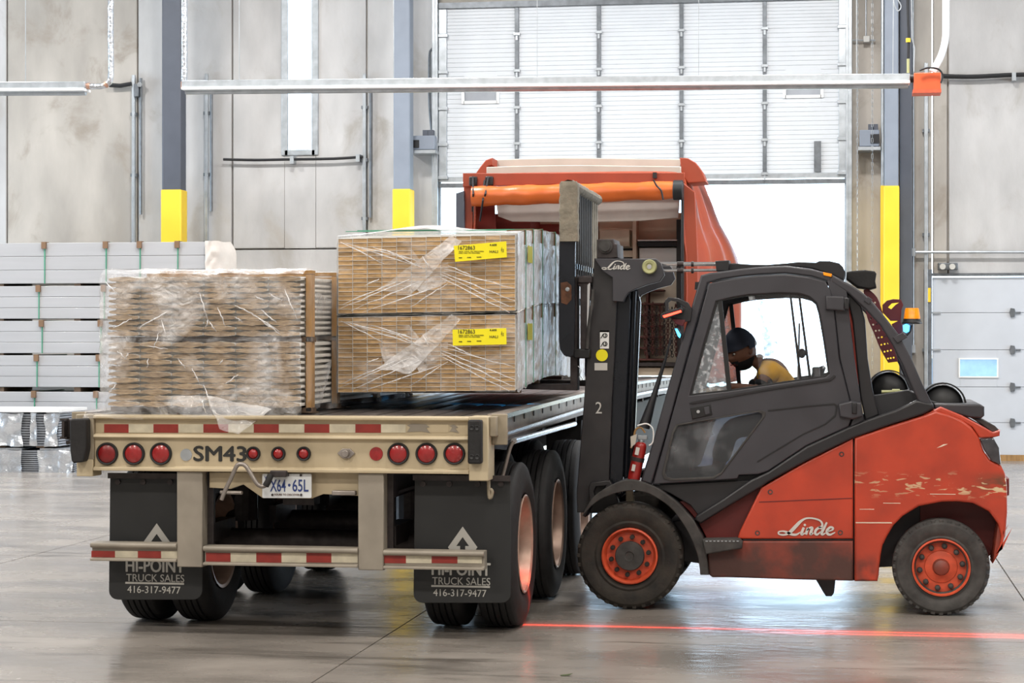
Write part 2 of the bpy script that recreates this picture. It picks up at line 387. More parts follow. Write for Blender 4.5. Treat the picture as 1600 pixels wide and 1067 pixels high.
def ribbon(name, strokes, m, parent, Y, th=.003):
    "pen strokes [(pts,(w0,w1..))] in photo pixels"
    mb = MB()
    for pts, ws in strokes:
        pp = cr([(p[0], p[1]) for p in pts], 5)
        n = len(pp); L_ = []; R_ = []
        for i, p in enumerate(pp):
            d = (Vector(pp[min(i+1, n-1)])-Vector(pp[max(i-1, 0)])).normalized(); nn = Vector((-d.y, d.x))
            t = i/(n-1)*(len(ws)-1); k = min(int(t), len(ws)-2); wd = (ws[k]*(1-t+k)+ws[k+1]*(t-k))/2
            L_.append(Vector(p)+nn*wd); R_.append(Vector(p)-nn*wd)
        for i in range(n-1):
            q = [P(*L_[i], Y), P(*L_[i+1], Y), P(*R_[i+1], Y), P(*R_[i], Y)]
            mb.bm.faces.new([mb.bm.verts.new(v) for v in q])
    bmesh.ops.remove_doubles(mb.bm, verts=mb.bm.verts, dist=1e-5)
    return mb.build(name, m, parent)
def fbm(p, s): return noise.noise(Vector(p)*s)+.5*noise.noise(Vector(p)*s*2.1+Vector((3, 7, 1)))
# ================================================================== THE SETTING
def S(o): o['kind'] = 'structure'; return o
WY = 33.0
wx = lambda px, Y=WY: PX(px, Y)
wz = lambda py, px=900, Y=WY: P(px, py, Y).z
X0, X1, YB, ZC = -26.8, 17.2, -11.0, 10.2
floor = S(MB().box(X0-.3, X1+.3, YB-.3, WY+.3, -.3, -.03).build('floor', 'concrete'))
slab0 = None
xs = [-2.8+4*k for k in range(-6, 6)]; ys = [13.1+4*k for k in range(-6, 6)]
smb = MB().box(0, 3.990, 0, 3.990, -.03, 0); 
for i, xa in enumerate(xs[:-1]):
    for j, ya in enumerate(ys[:-1]):
        y1 = 3.990 if ya+4 < WY else WY+.25-ya
        mb = MB()
        if slab0 is None or y1 != 3.990:
            mb.box(xa, xa+3.990, ya, ya+y1, -.03, 0); o = mb.build('slab', 'floor', floor)
            if y1 == 3.990: slab0 = o
        else: inst(slab0, floor, (xa+1.995, ya+1.995, -.03))
smb.bm.free()
DL, DR = wx(684), wx(1326)                      # big door opening
D2L, D2R = wx(1457), wx(1457)+3.0               # dock door opening
D2T = wz(431, 1500)
WL_, WR_, WB_ = wx(445), wx(493), wz(237, 470)
wall = S(MB().box(X0-.2, X1+.2, WY+.2, WY+.3, 9.2, ZC).build('wall_back', 'concrete'))
J = [X0, wx(-190), wx(11), wx(215), wx(363), wx(573), DL]
g = .012
def panel(x0, x1, z0, z1, m='concrete'):
    return MB().box(x0+g, x1-g, WY, WY+.25, z0, z1).build('concrete_panel', m, wall, bev=.01, seg=1)
for k, (a, b) in enumerate(zip(J, J[1:])):
    m = 'concrete_brown' if k == 2 else 'concrete'
    if k == 4:
        zj = wz(389, 450)
        panel(a, b, 0, zj-.012, m); panel(a, WL_+g, zj+.012, ZC-.1, m); panel(WR_-g, b, zj+.012, ZC-.1, m)
        MB().box(WL_, WR_, WY, WY+.25, zj+.012, WB_).build('concrete_panel', m, wall)
        MB().box(WL_, WR_, WY, WY+.25, 9.3, ZC-.1).build('concrete_panel', m, wall)
    elif k == 5: panel(a, b, 0, wz(389, 600)-.012, m); panel(a, b, wz(389, 600)+.012, ZC-.1, m)
    else: panel(a, b, 0, ZC-.1, m)
MB().box(J[0], DL, WY+.2, WY+.26, 0, .01).build('panel_joint', 'concrete', wall)
for xj in J[1:-1]: MB().box(xj-.03, xj+.03, WY+.06, WY+.24, 0, ZC-.1).build('joint_filler', 'concrete_brown', wall)
MB().box(J[4]+.02, J[5], WY+.1, WY+.24, wz(389, 450)-.03, wz(389, 450)+.03).build('joint_filler', 'concrete_brown', wall)
panel(DL, DR, 7.02, ZC-.1, 'concrete_brown')
panel(DR, D2L, 0, ZC-.1, 'concrete_brown')
panel(D2L, wx(1481), D2T, ZC-.1, 'concrete_brown'); panel(wx(1481), D2R, D2T, ZC-.1); panel(D2R, X1, 0, ZC-.1)
MB().box(wx(1481)-.03, wx(1481)+.03, WY+.06, WY+.24, D2T, ZC-.1).build('joint_filler', 'concrete_brown', wall)
S(MB().box(X0-.2, X0, YB, WY, 0, ZC).build('wall_left', 'concrete'))
S(MB().box(X1, X1+.2, YB, WY, 0, ZC).build('wall_right', 'concrete'))
S(MB().box(X0, X1, YB-.2, YB, 0, ZC).build('wall_front', 'concrete'))
S(MB().box(X0-.2, X1+.2, YB-.2, WY+.3, ZC, ZC+.2).build('ceiling', 'ceiling'))
# tall window
win = S(MB().box(WL_-.05, WL_+.06, WY-.03, WY+.15, WB_-.06, 9.35).box(WR_-.06, WR_+.05, WY-.03, WY+.15, WB_-.06, 9.35)
        .box(WL_, WR_, WY-.03, WY+.15, WB_-.06, WB_+.03).box(WL_, WR_, WY-.03, WY+.15, 9.3, 9.4).build('window_1', 'galv', bev=.008))
MB().box(WL_+.05, WR_-.05, WY+.06, WY+.072, WB_+.02, 9.32).build('pane', 'glass_window', win)
# ---- big overhead door
dr = thing('door_1', ((DL+DR)/2, WY-.1, 4.35), None, None, kind='structure')
DY = WY-.10
zb = [wz(y, 900, DY) for y in (275, 223, 166.5, 109, 51.5, 9)]
sx = [wx(p, DY) for p in (808, 936, 1065, 1195)]
dx0, dx1 = wx(686, DY), wx(1324, DY)
for k, (a, b) in enumerate(zip(zb, zb[1:])):
    # one horizontally ribbed section
    def face(pa, pb):
        mb = MB(); nr = 8
        for r in range(nr):
            z0 = a+(b-a)*r/nr; z1 = a+(b-a)*(r+1)/nr
            mb.prismx([(DY, z0+.004), (DY-.008, z0+.012), (DY-.008, z1-.012), (DY, z1-.004), (DY+.045, z1-.002), (DY+.045, z0+.002)], pa, pb)
        return mb
    segs = [(dx0, dx1)]
    lites = []
    if k == 2:
        lites = [(wx(725, DY), wx(777, DY)), (wx(1227, DY), wx(1283, DY))]
        z0l, z1l = wz(156, 900, DY), wz(136, 900, DY)
        segs = [(dx0, lites[0][0]), (lites[0][1], lites[1][0]), (lites[1][1], dx1)]
    mb = MB(); nr = 8
    for sa, sb in segs:
        for r in range(nr):
            z0 = a+(b-a)*r/nr; z1 = a+(b-a)*(r+1)/nr
            mb.prismx([(DY-.002, z0+.001), (DY-.006, z0+.009), (DY-.006, z1-.009), (DY-.002, z1-.001), (DY+.045, z1-.001), (DY+.045, z0+.001)], sa, sb)
    for l0, l1 in lites:
        mb.box(l0, l1, DY-.007, DY+.045, a, z0l); mb.box(l0, l1, DY-.007, DY+.045, z1l, b-.002)
    sec = mb.build('section', 'door_white', dr)
    for l0, l1 in lites:
        f = MB(); e = .035
        f.box(l0-e, l0+.01, DY-.03, DY, z0l-e, z1l+e).box(l1-.01, l1+e, DY-.03, DY, z0l-e, z1l+e).box(l0, l1, DY-.03, DY, z0l-e, z0l+.01).box(l0, l1, DY-.03, DY, z1l-.01, z1l+e)
        f.build('lite_frame', 'white', sec)
        MB().box(l0, l1, DY+.01, DY+.02, z0l, z1l).build('pane', 'rib', sec)
    for x in sx:
        MB().box(x-.03, x+.03, DY-.04, DY-.006, a+.02, b-.01).build('stile', 'galv_dark', sec, bev=.004)
        mb = MB().box(x-.05, x+.05, DY-.055, DY-.02, a-.02, a+.02).box(x-.015, x+.015, DY-.06, DY-.03, a-.1, a-.03); mb.build('hinge', 'galv', sec)
    for x, s in ((dx0, 1), (dx1, -1)):
        MB().box(x, x+s*.13, DY-.05, DY-.006, a+.015, b-.01).build('end_stile', 'galv', sec, bev=.006)
        MB().box(x-.02*s, x+s*.15, DY-.075, DY-.03, a-.03, a+.025).build('roller_hinge', 'galv', sec, bev=.006)
MB().box(dx0-.02, dx1+.02, DY-.02, DY+.06, zb[0]-.07, zb[0]).build('bottom_rail', 'galv', dr)
MB().box(dx0-.02, dx1+.02, DY-.05, DY+.0, zb[-1], zb[-1]+.09).build('top_rail', 'galv_dark', dr)
MB().box(dx0, dx1, DY+.0, DY+.04, zb[0]-.16, zb[0]-.09).build('bottom_seal', 'galv_dark', dr)
MB().box(wx(1272, DY), wx(1283, DY), DY-.05, DY-.005, wz(268, 1270, DY), wz(221, 1270, DY)).build('lock_plate', 'galv_dark', dr)
for x, s in ((DL, -1), (DR, 1)):
    MB().box(x, x+s*.05, WY-.22, WY-.02, 0, 7.6).box(x-.04*s, x+.0, WY-.22, WY-.19, 0, 7.6).build('track', 'galv', dr, bev=.004)
    MB().box(x-s*.06, x+s*.02, WY-.05, WY, 0, 7.0).build('jamb_seal', 'galv', dr)
# ---- dock door
d2 = thing('door_2', ((D2L+D2R)/2, WY-.05, 0), None, None, kind='structure')
Y2 = WY+.02
zz = [.02]+[wz(p, 1520, Y2) for p in (660, 604.5, 546.5, 488.5, 433)]
for k, (a, b) in enumerate(zip(zz, zz[1:])):
    mb = MB()
    l0, l1 = wx(1500, Y2), wx(1558, Y2); q0, q1 = wz(588, 1520, Y2), wz(561.5, 1520, Y2)
    if k == 2:
        mb.box(D2L, l0, Y2, Y2+.05, a+.003, b-.003).box(l1, D2R, Y2, Y2+.05, a+.003, b-.003).box(l0, l1, Y2, Y2+.05, a+.003, q0).box(l0, l1, Y2, Y2+.05, q1, b-.003)
    else: mb.box(D2L, D2R, Y2, Y2+.05, a+.003, b-.003)
    if k == 2: mb.box(D2L, l0, Y2+.035, Y2+.06, a-.01, b-.011).box(l1, D2R, Y2+.035, Y2+.06, a-.01, b-.011).box(l0, l1, Y2+.035, Y2+.06, a-.01, q0)
    else: mb.box(D2L, D2R, Y2+.035, Y2+.06, a-.01, b-.011)
    sec = mb.build('section', 'door_grey', d2, bev=.003)
    if k == 2:
        e = .02
        MB().box(l0-e, l0, Y2-.02, Y2, q0-e, q1+e).box(l1, l1+e, Y2-.02, Y2, q0-e, q1+e).box(l0, l1, Y2-.02, Y2, q0-e, q0).box(l0, l1, Y2-.02, Y2, q1, q1+e).build('lite_frame', 'white', sec)
        MB().box(l0, l1, Y2+.02, Y2+.03, q0, q1).build('pane', 'glass_window', sec)
    if k:
        for px in (1582, 1705):
            x = wx(px, Y2)
            mb = MB(); mb.bm.verts.ensure_lookup_table()
            mb.prism([(x-.03, a-.07), (x+.03, a-.06), (x+.045, a), (x+.03, a+.06), (x-.03, a+.07), (x-.045, a)], Y2-.035, Y2).box(x-.01, x+.12, Y2-.03, Y2-.005, a-.012, a+.012)
            mb.build('hinge', 'galv_dark', sec, bev=.003)
        MB().box(D2L-.02, D2L+.12, Y2-.03, Y2, a-.015, a+.015).build('roller_bracket', 'galv', sec)
MB().box(D2L-.13, D2L-.01, WY-.06, WY, 0, D2T+.1).build('track', 'galv_dark', d2, bev=.006)
MB().box(D2L-.10, D2L-.03, WY-.09, WY-.062, wz(472, 1455), wz(450, 1455)).build('warning_label', 'yellow', d2)
MB().box(D2L, D2R, WY-.05, WY+.0, 0, .09).build('bottom_seal', 'lumber', d2)
MB().box(D2L-.1, D2R, WY-.04, WY, D2T, D2T+.04).build('head_trim', 'galv_dark', d2)
# ------------------------------------------------------------------ outside
S(MB().box(-60, 70, WY+.3, 160, -.12, -.03).build('ground', 'outside'))
ob = thing('roadside_building', (8, 90, 0), 'long low blue-grey building far outside beyond the open door', 'building')
MB().box(1, 30, 90, 96, 0, 1.1).build('wall', 'outside_wall', ob)
MB().box(.8, 30.2, 89.8, 96.2, 1.1, 1.2).build('roof', 'outside', ob)
# ------------------------------------------------------------------ columns
def column(px0, px1, Y, m, ytop, label, side=.0, y0=None):
    x0, x1 = wx(px0, Y), wx(px1, Y)
    c = thing('steel_column', ((x0+x1)/2, Y+.15, 0), label, 'column', 'steel wall columns')
    hh = .012
    mb = MB().box(x0, x1, Y+.02, Y+.30, 0, ZC, bev=0)
    mb.build('shaft', m, c, bev=.02)
    MB().box(x0-.012, x1+.012, Y, Y+.32, 0, ytop).build('guard', 'yellow', c, bev=.02)
    MB().box(x0-.12, x1+.12, Y-.08, Y+.4, 0, .025).build('base_plate', 'galv_dark', c)
    for dx in (-.08, .08):
        MB().cyl(((x0+x1)/2+dx*2.4, Y-.04, .02), ((x0+x1)/2+dx*2.4, Y-.04, .06), .02, 6).build('anchor_bolt', 'galv', c)
    return c
column(252, 282, 32.2, 'slate_steel', wz(296, 268, 32.2), 'dark slate steel column with yellow base guard behind grey wrapped panel packs')
column(614, 640, 32.2, 'grey_steel', wz(295, 628, 32.2), 'light grey steel column with yellow guard left of the big overhead door')
column(1382, 1404, 32.2, 'grey_steel', wz(290, 1390, 32.2), 'grey steel column with tall yellow guard right of the big door')
def bar_thing(name, pts, Y, r, m, label, cat, group=None, seg=8, extra=None):
    o = MB().tube([P(a, b, Y) for a, b in pts], r, seg).build(name, m, None, smooth=40)
    return tag(o, label, cat, group)
for px0, px1, m, lab in ((1377, 1381, 'galv', 'narrow galvanised wall rail left of the right grey column'), (1406, 1425, 'slate_steel', 'dark grey steel jamb post right of the right grey column')):
    Yj = 32.6; x0, x1 = wx(px0, Yj), wx(px1, Yj)
    t = thing('jamb_post', ((x0+x1)/2, Yj, 0), lab, 'post')
    MB().box(x0, x1, Yj, WY-.01, 0, ZC).build('post', m, t, bev=.01)
    if px0 == 1377: MB().box(x0-.01, x1+.01, Yj-.02, WY-.02, 0, wz(290, px0, Yj)).build('guard', 'yellow', t)
    MB().box(x0-.05, x1+.05, Yj-.05, WY-.01, 0, .02).build('base_plate', 'galv_dark', t)
xg0, xg1 = wx(646, 32.75), wx(676, 32.75)
# door operator boxes
def opbox(px0, px1, py0, py1, lab, win_px, Y=32.6):
    x0, x1 = wx(px0, Y), wx(px1, Y); z0, z1 = wz(py1, px0, Y), wz(py0, px0, Y)
    t = thing('track_housing', ((x0+x1)/2, Y, z0), lab, 'housing', 'door track housings')
    MB().box(x0, x1, Y, WY, z0+.06, z1).build('case', 'grey_steel', t, bev=.01)
    a, b = win_px
    MB().box(wx(a, Y), wx(b, Y), Y-.02, Y, wz(231 if px0 < 1000 else 224, px0, Y), wz(219 if px0 < 1000 else 210, px0, Y)).build('opening', 'black', t)
    MB().box(x0-.02, x1+.02, Y-.05, WY, z0, z0+.05).build('shelf', 'galv', t)
    for k in (.25, .7): MB().box(x0+(x1-x0)*(.45+k*.5)-.04, x0+(x1-x0)*(.45+k*.5)+.04, Y+.05, WY, z1, z1+.09).build('connector', 'slate_steel', t)
opbox(642, 679, 212, 240, 'grey door housing with black opening left of the big door', (642, 655))
opbox(1343, 1374, 203, 235, 'grey door housing with black opening right of the big door', (1360, 1374))
# conduits, rails and pipes on the wall
def strut(px, ya, yb, lab, w=.05, Y=32.9, dual=None):
    x = wx(px, Y); z0, z1 = wz(yb, px, Y), wz(ya, px, Y)
    t = thing('wall_rail', (x, Y, z0), lab, 'rail', 'thin steel wall rails')
    MB().box(x-w/2, x+w/2, Y, Y+.05, z0, z1).build('rail', 'galv', t, bev=.004)
    k = 0
    for f in (.25, .55, .82):
        MB().box(x-w, x+w, Y+.01, Y+.09, z0+(z1-z0)*f, z0+(z1-z0)*f+.05).build('clamp', 'galv_dark', t)
    if dual:
        d, za, zb2 = dual
        MB().cyl((x+d, Y+.03, wz(zb2, px, Y)), (x+d, Y+.03, wz(za, px, Y)), .022, 8).build('conduit', 'galv_dark', t, smooth=40)
    return t
strut(208, 117, 470, 'thin steel rail left of the dark slate column', dual=(.12, 122, 335))
strut(322, 115, 470, 'thin steel rail right of the dark slate column', dual=(.08, 125, 330))
strut(569, 115, 420, 'thin steel rail left of the light grey column', dual=(.1, 125, 340))
strut(1447, 98, 700, 'long steel rail beneath the orange burner box', w=.055)
t = thing('pipe_clamp', P(216, 132, 32.88), 'dark cable clamp at the top of the rail left of slate column', 'clamp')
MB().box(wx(213), wx(221), 32.86, 33, wz(140), wz(119)).build('plate', 'galv_dark', t, bev=.01)
MB().cyl(P(218, 132, 32.84), P(218, 132, 32.9), .04, 12).build('bolt', 'galv', t)
MB().tube([P(171, 133, 32.88), P(188, 134, 32.9), P(205, 131, 32.88)], .035, 8).build('hose', 'black', t, smooth=40)
def hpipe(pts, lab, m='black', r=.022, Y=32.88, cl=()):
    t = thing('wall_pipe', P(pts[0][0], pts[0][1], Y), lab, 'pipe')
    MB().tube([P(a, b, Y) for a, b in cr(pts, 4)], r, 8).build('pipe', m, t, smooth=40)
    for c in cl:
        q = P(c[0], c[1], Y); MB().box(q.x-.03, q.x+.03, q.y-.05, WY, q.z-.06, q.z+.06).build('clamp', 'galv', t)
    return t
hpipe([(349, 249), (400, 250), (455, 249), (520, 248), (567, 245)], 'black cable pipe on the wall below the tall window', cl=((457, 250), (560, 247)))
hpipe([(1472, 119), (1520, 120), (1586, 117), (1640, 117)], 'black gas pipe running right from the orange burner box', r=.035, cl=((1584, 120),))
hpipe([(1428, 394), (1480, 394), (1640, 394)], 'grey conduit above the right dock door', 'galv', r=.022)
hpipe([(1426, -30), (1427, 200), (1427, 390), (1427, 545)], 'thin vertical conduit right of the dark jamb post', 'galv', r=.014, cl=((1427, 394), (1427, 545)))
hpipe([(675, 210), (671, 160), (671, 90), (674, 78), (679, 74)], 'thin bent conduit rising left of the big door track', 'galv_dark', r=.02)
hpipe([(1353, -30), (1353, 62)], 'thin vertical conduit above small junction box right of the big door', 'galv', r=.01)
t = thing('junction_box', P(1354, 67, 32.85), 'small light grey junction box right of the big door', 'box')
MB().box(wx(1349), wx(1359), 32.85, WY, wz(68, 1350), wz(58, 1350)).build('case', 'label', t, bev=.01)
MB().cyl(P(1332, 63, 32.92), P(1368, 63, 32.92), .014, 8).build('conduit', 'galv', t)
for px, lab in ((1339.5, 'hoist chain hanging beside the big door track'), (1363, 'hoist chain hanging left of the right grey column')):
    mb = MB()
    for k in range(95):
        c = P(px, -10+k*6.2, 32.3); d = Vector((.012, 0, 0)) if k % 2 else Vector((0, .012, 0))
        mb.tube([c+Vector((0, 0, .035))-d, c+Vector((0, 0, .035))+d, c-Vector((0, 0, .035))+d, c-Vector((0, 0, .035))-d, c+Vector((0, 0, .035))-d], .0035, 3, cap=False)
    tag(mb.build('hoist_chain', 'galv', None), lab, 'chain')
t = thing('emergency_light', P(1480, 417, 32.85), 'twin lamp emergency light above the right dock door', 'light')
MB().box(wx(1465), wx(1496), 32.88, WY, wz(422, 1480), wz(411, 1480)).build('case', 'galv_dark', t, bev=.01)
for px in (1473, 1488): MB().cyl(P(px, 416.5, 32.80), P(px, 416.5, 32.88), .045, 16).build('lamp_head', 'label', t, smooth=40)
# ------------------------------------------------------------------ tube heaters
def heater(a, b, h, lab, Y=28):
    A, B = P(*a, Y), P(*b, Y)
    t = thing('tube_heater', (A+B)/2, lab, 'heater', 'overhead tube heaters')
    d = (B-A); ang = -math.atan2(d.z, d.x); hw = h
    def bars(z0, z1, y0, y1, n, m, bev=.006):
        mb = MB()
        q = [(y0, z0), (y1, z0), (y1, z1), (y0, z1)]
        va = [mb.bm.verts.new(A+Vector((0, y, z))) for y, z in q]; vb = [mb.bm.verts.new(B+Vector((0, y, z))) for y, z in q]
        mb.bm.faces.new(va); mb.bm.faces.new(vb[::-1])
        for i in range(4): mb.bm.faces.new((va[i], vb[i], vb[(i+1) % 4], va[(i+1) % 4]))
        return mb.build(n, m, t, bev=bev)
    bars(-hw*.35, hw, 0, .22, 'reflector', 'galv')
    bars(-hw, -hw*.42, -.03, .25, 'reflector_lip', 'white')
    MB().cyl(A+Vector((.02, .11, -hw*1.1)), B+Vector((-.02, .11, -hw*1.1)), .045, 12).build('burner_tube', 'galv', t, smooth=40)
    for f in ((.08, .3, .5, .72, .93) if d.length > 3 else (.5,)):
        p = A+d*f+Vector((0, .1, 0))
        MB().tube([p+Vector((0, 0, 3.0)), p+Vector((0, 0, hw))], .006, 4).build('hanger_wire', 'galv', t)
    return t
heater((284, 133), (1422, 122.5), .065, 'long grey tube heater spanning in front of the big door')
heater((-60, 135.5), (132, 134.5), .065, 'short white tube heater at the upper left')
def duct(pts, r, lab, m='duct_foil', Y=28.1, tape=()):
    t = thing('flue_pipe', P(*pts[-1], Y), lab, 'pipe', 'silver flue pipes')
    MB().tube([P(a, b, Y) for a, b in cr(pts, 5)], r, 14).build('pipe', m, t, smooth=60)
    for a, b in tape:
        c0, c1 = P(*a, Y), P(*b, Y); MB().cyl(c0, c1, r*1.12, 14).build('tape_band', 'copper_tape', t, smooth=40)
duct([(173, -30), (173, 60), (173, 118), (168, 131), (155, 135), (134, 134.5)], .04, 'silver flue pipe bending into the upper left tube heater', tape=(((136, 134.5), (141, 134.5)), ((164, 134), (168, 130))))
duct([(288, -30), (288, 60), (288, 110), (287.5, 133)], .042, 'silver flue pipe at the left end of the long tube heater', tape=(((287.5, 128), (287.5, 139)),))
duct([(1478, -30), (1478, 30), (1477, 62), (1470, 88), (1457, 112)], .045, 'silver flue pipe curving down to the orange burner box', 'white')
t = thing('burner_box', P(1449, 143, 28), 'orange burner box at the right end of the long tube heater', 'burner')
a, b = P(1428, 143, 27.95), P(1470, 113, 27.95)
MB().box(a.x, b.x, 27.95, 28.3, a.z, b.z).build('case', 'box_orange', t, bev=.008)
MB().box(a.x-.015, b.x+.005, 27.93, 28.32, a.z-.02, a.z+.025).build('base_flange', 'rim_orange', t)
MB().cyl(P(1421, 122, 28.1), P(1429, 122, 28.1), .06, 14).build('collar', 'black', t, smooth=40)
MB().tube([P(q[0], q[1], 27.9) for q in cr([(1437, 110), (1450, 106), (1466, 108), (1473, 118), (1470, 130)], 4)], .012, 6).build('cable', 'black', t, smooth=40)
t = thing('gas_hose', P(1419, 112, 28.1), 'black gas hose hanging left of the orange burner box', 'hose')
MB().tube([P(q[0], q[1], 28.1) for q in cr([(1418, -30), (1419, 30), (1420, 60), (1419, 92)], 4)], .018, 8).build('hose', 'black', t, smooth=40)
MB().cyl(P(1419, 92, 28.1), P(1419, 114, 28.1), .02, 10).build('fitting', 'brass', t, smooth=40)
MB().cyl(P(1419, 60, 28.1), P(1419, 66, 28.1), .03, 10).build('tag', 'yellow', t)
t = thing('hanger_chain', P(1395, 118, 28.1), 'thin looped chain holding the right end of the tube heater', 'chain')
MB().tube([P(q[0], q[1], 28.1) for q in cr([(1396, -20), (1397, 5), (1403, 17), (1408, 10), (1403, 0)], 5)], .008, 5).tube([P(1396, -5, 28.1), P(1395, 116, 28.1)], .006, 4).build('chain', 'galv', t)
MB().tube([P(1424, -20, 28.1), P(1425, 60, 28.1), P(1429, 75, 28.1), P(1428, 112, 28.1)], .008, 5).build('cable', 'galv', t)
# ------------------------------------------------------------------ grey panel packs by the wall
YP = 30.2
levels = [(715, 666), (660, 612), (605, 555), (552, 501), (498, 446.5), (443, 379)]
straps = [(50, 149), (54, 151), (58, 155), (66, 158), (61, 163), (70, 166, 219, 278)]
ends = [300, 305, 300, 308, 302, 352]
ord_ = ['bottom', 'second', 'third', 'fourth', 'fifth', 'topmost']
for k, ((yb, yt), st, e) in enumerate(zip(levels, straps, ends)):
    z0, z1 = PZ(yb, YP, 100), PZ(yt, YP, 100); x0, x1 = PX(-260, YP), PX(e, YP)
    lab = {5: 'topmost grey wrapped panel pack, white film hanging off its right end', 0: 'lowest grey wrapped panel pack standing on blocks on the floor'}.get(k, 'grey wrapped panel pack, %s from the floor in the left stack' % ord_[k])
    t = thing('panel_pack', ((x0+x1)/2, YP+.6, z0), lab, 'panel pack', 'grey wrapped panel packs by the wall')
    nb = 3
    for q in range(nb):
        za, zb_ = z0+(z1-z0)*q/nb, z0+(z1-z0)*(q+1)/nb
        xx = x1-(.25 if k == 5 else 0)
        MB().box(x0, xx-.02*(q % 2), YP+.004*q, YP+1.2, za+.002, zb_-.002).build('panel_block', 'pack_grey', t, bev=.006)
    for s in st:
        x = PX(s, YP); MB().box(x-.007, x+.007, YP-.012, YP+1.21, z0+.001, z1+.010).build('strap', 'strap_green', t)
        MB().box(x-.035-.01, x+.035-.01, YP-.03, YP+.1, z1-.09, z1+.012).build('corner_block', 'cardboard', t)
    if k < 5:
        for s in (-150, 0, 120, 230):
            x = PX(s, YP); MB().box(x-.05, x+.05, YP+.02, YP+1.15, z1, PZ(levels[k+1][0], YP, 100)).build('spacer', 'lumber_dark', t)
    if k == 0:
        for s in (-150, 0, 120, 230):
            x = PX(s, YP); MB().box(x-.05, x+.05, YP+.02, YP+1.15, 0, z0).build('spacer', 'lumber_dark', t)
    if k == 5:
        xa, xb = PX(322, YP), PX(356, YP)
        def f(u, v):
            b = u; x = xa+(xb-xa)*math.sin(min(1, b)*PI/2); z = z0+(z1+.01-z0)*v
            x = xa+(xb-xa-.15*max(0, v-.75)/.25*.6)*u
            return Vector((x, YP-.05+.5*u**3+.03*fbm((u*3, v*3, 1), 2), z+.02*fbm((u, v, 4), 3)))
        MB().grid(f, 16, 14).build('end_film', 'tarp_white', t, smooth=60)
# foil wrapped slat packs on the floor, far left
def foil_pack(px0, px1, pyb, pyt, Y, wraps, lab, white=False):
    z0, z1 = PZ(pyb, Y, 50), PZ(pyt, Y, 50); x0, x1 = PX(px0, Y), PX(px1, Y)
    t = thing('foil_pack', ((x0+x1)/2, Y+.5, z0), lab, 'wrapped pack', 'silver foil wrapped slat packs')
    n = 13
    s0 = None
    for q in range(n):
        za = z0+(z1-z0)*q/n
        if s0 is None: s0 = MB().box(x0+.02, x1-.02, Y, Y+1.0, za+.003, z0+(z1-z0)*(q+1)/n-.008).build('slat', 'rib', t)
        else: inst(s0, t, ((x0+x1)/2, Y+.5, za+.003))
    for j, (a, b) in enumerate(wraps):
        xa, xb = PX(a, Y), PX(b, Y)
        def f(u, v):
            p = Vector((xa+(xb-xa)*u, Y-.03, z0+(z1-z0)*v))
            return p+Vector((.03*fbm(p+Vector((j, 3, 0)), 3)*(1 if .02 < u < .98 else 1.5), -.03-.035*fbm(p, 5), .02*fbm(p+Vector((5, 0, 0)), 4)))
        MB().grid(f, 22, 16).build('foil_wrap', 'foil', t, smooth=70)
        MB().box(xa+.01, xb-.01, Y-.02, Y+1.02, z1, z1+.025).build('foil_lid', 'foil', t)
    if white: MB().box(x0, x1, Y-.05, Y+1.05, z1+.02, z1+.06).build('cover_sheet', 'white', t)
    for q in range(3):
        x = x0+(x1-x0)*(q+.5)/3; MB().box(x-.06, x+.06, Y, Y+1, z0-.02, z0).build('block', 'lumber_dark', t)
YF = 28.0
foil_pack(-90, 118, 745, 703, YF, ((-90, 36), (62, 118)), 'silver foil wrapped slat pack lying lowest on the floor at the far left')
foil_pack(-90, 94, 697, 646, YF, ((-90, 38), (48, 59), (72, 94)), 'silver foil wrapped slat pack with white cover sheet, on top at the far left', True)
foil_pack(60, 126, 722, 646, YF+1.1, ((60, 126),), 'silver foil wrapped slat pack peeking out behind the trailer corner')
# ================================================================== THE TRAILER
YR = 12.6
TL, TR = -4.71, -2.115                      # body sides
ZD = 1.347
def arch(y): return .045*math.sin(PI*min(max((y-YR)/14.2, 0), 1))
YE = 27.6
tr = thing('flatbed_trailer', ((TL+TR)/2, YR, 0), 'cream flatbed trailer with red tail lights, mud flaps and red-white striped bumper', 'trailer')
def rx(px): return PX(px, YR)
def rz(py, px=450): return P(px, py, YR).z
bl, br_ = rx(146), rx(733)
# rear beam: profile in (y,z) extruded along x
prof = [(YR+.02, ZD), (YR-.01, ZD-.005), (YR-.01, rz(655.5)), (YR+.03, rz(657)), (YR+.03, rz(679)), (YR-.005, rz(681)), (YR-.012, rz(685)), (YR+.02, rz(689)),
        (YR+.02, rz(731)), (YR-.01, rz(733)), (YR-.01, rz(738)), (YR+.14, rz(738)), (YR+.14, ZD)]
MB().prismx(prof, bl, br_).build('rear_beam', 'cream', tr, bev=.004)
def pface(name, box, Y, m, parent, dep=.004, bev=0):
    a, b = P(box[0], box[3], Y), P(box[2], box[1], Y)
    return MB().box(a.x, b.x, Y-dep, Y+.001, a.z, b.z).build(name, m, parent, bev=bev)
reds = [(163, 201.3), (240, 279), (318, 357), (396.7, 436), (475.7, 515), (555.4, 595.6)]
prev = None
rt = thing
for k, (a, b) in enumerate(reds):
    pface('reflective_tape', (a, 662.8, b, 675.7), YR+.03, 'tape_red', tr)
    nb = reds[k+1][0] if k+1 < len(reds) else 634
    pface('reflective_tape', (b, 662.8, nb, 675.7), YR+.03, 'tape_white', tr)
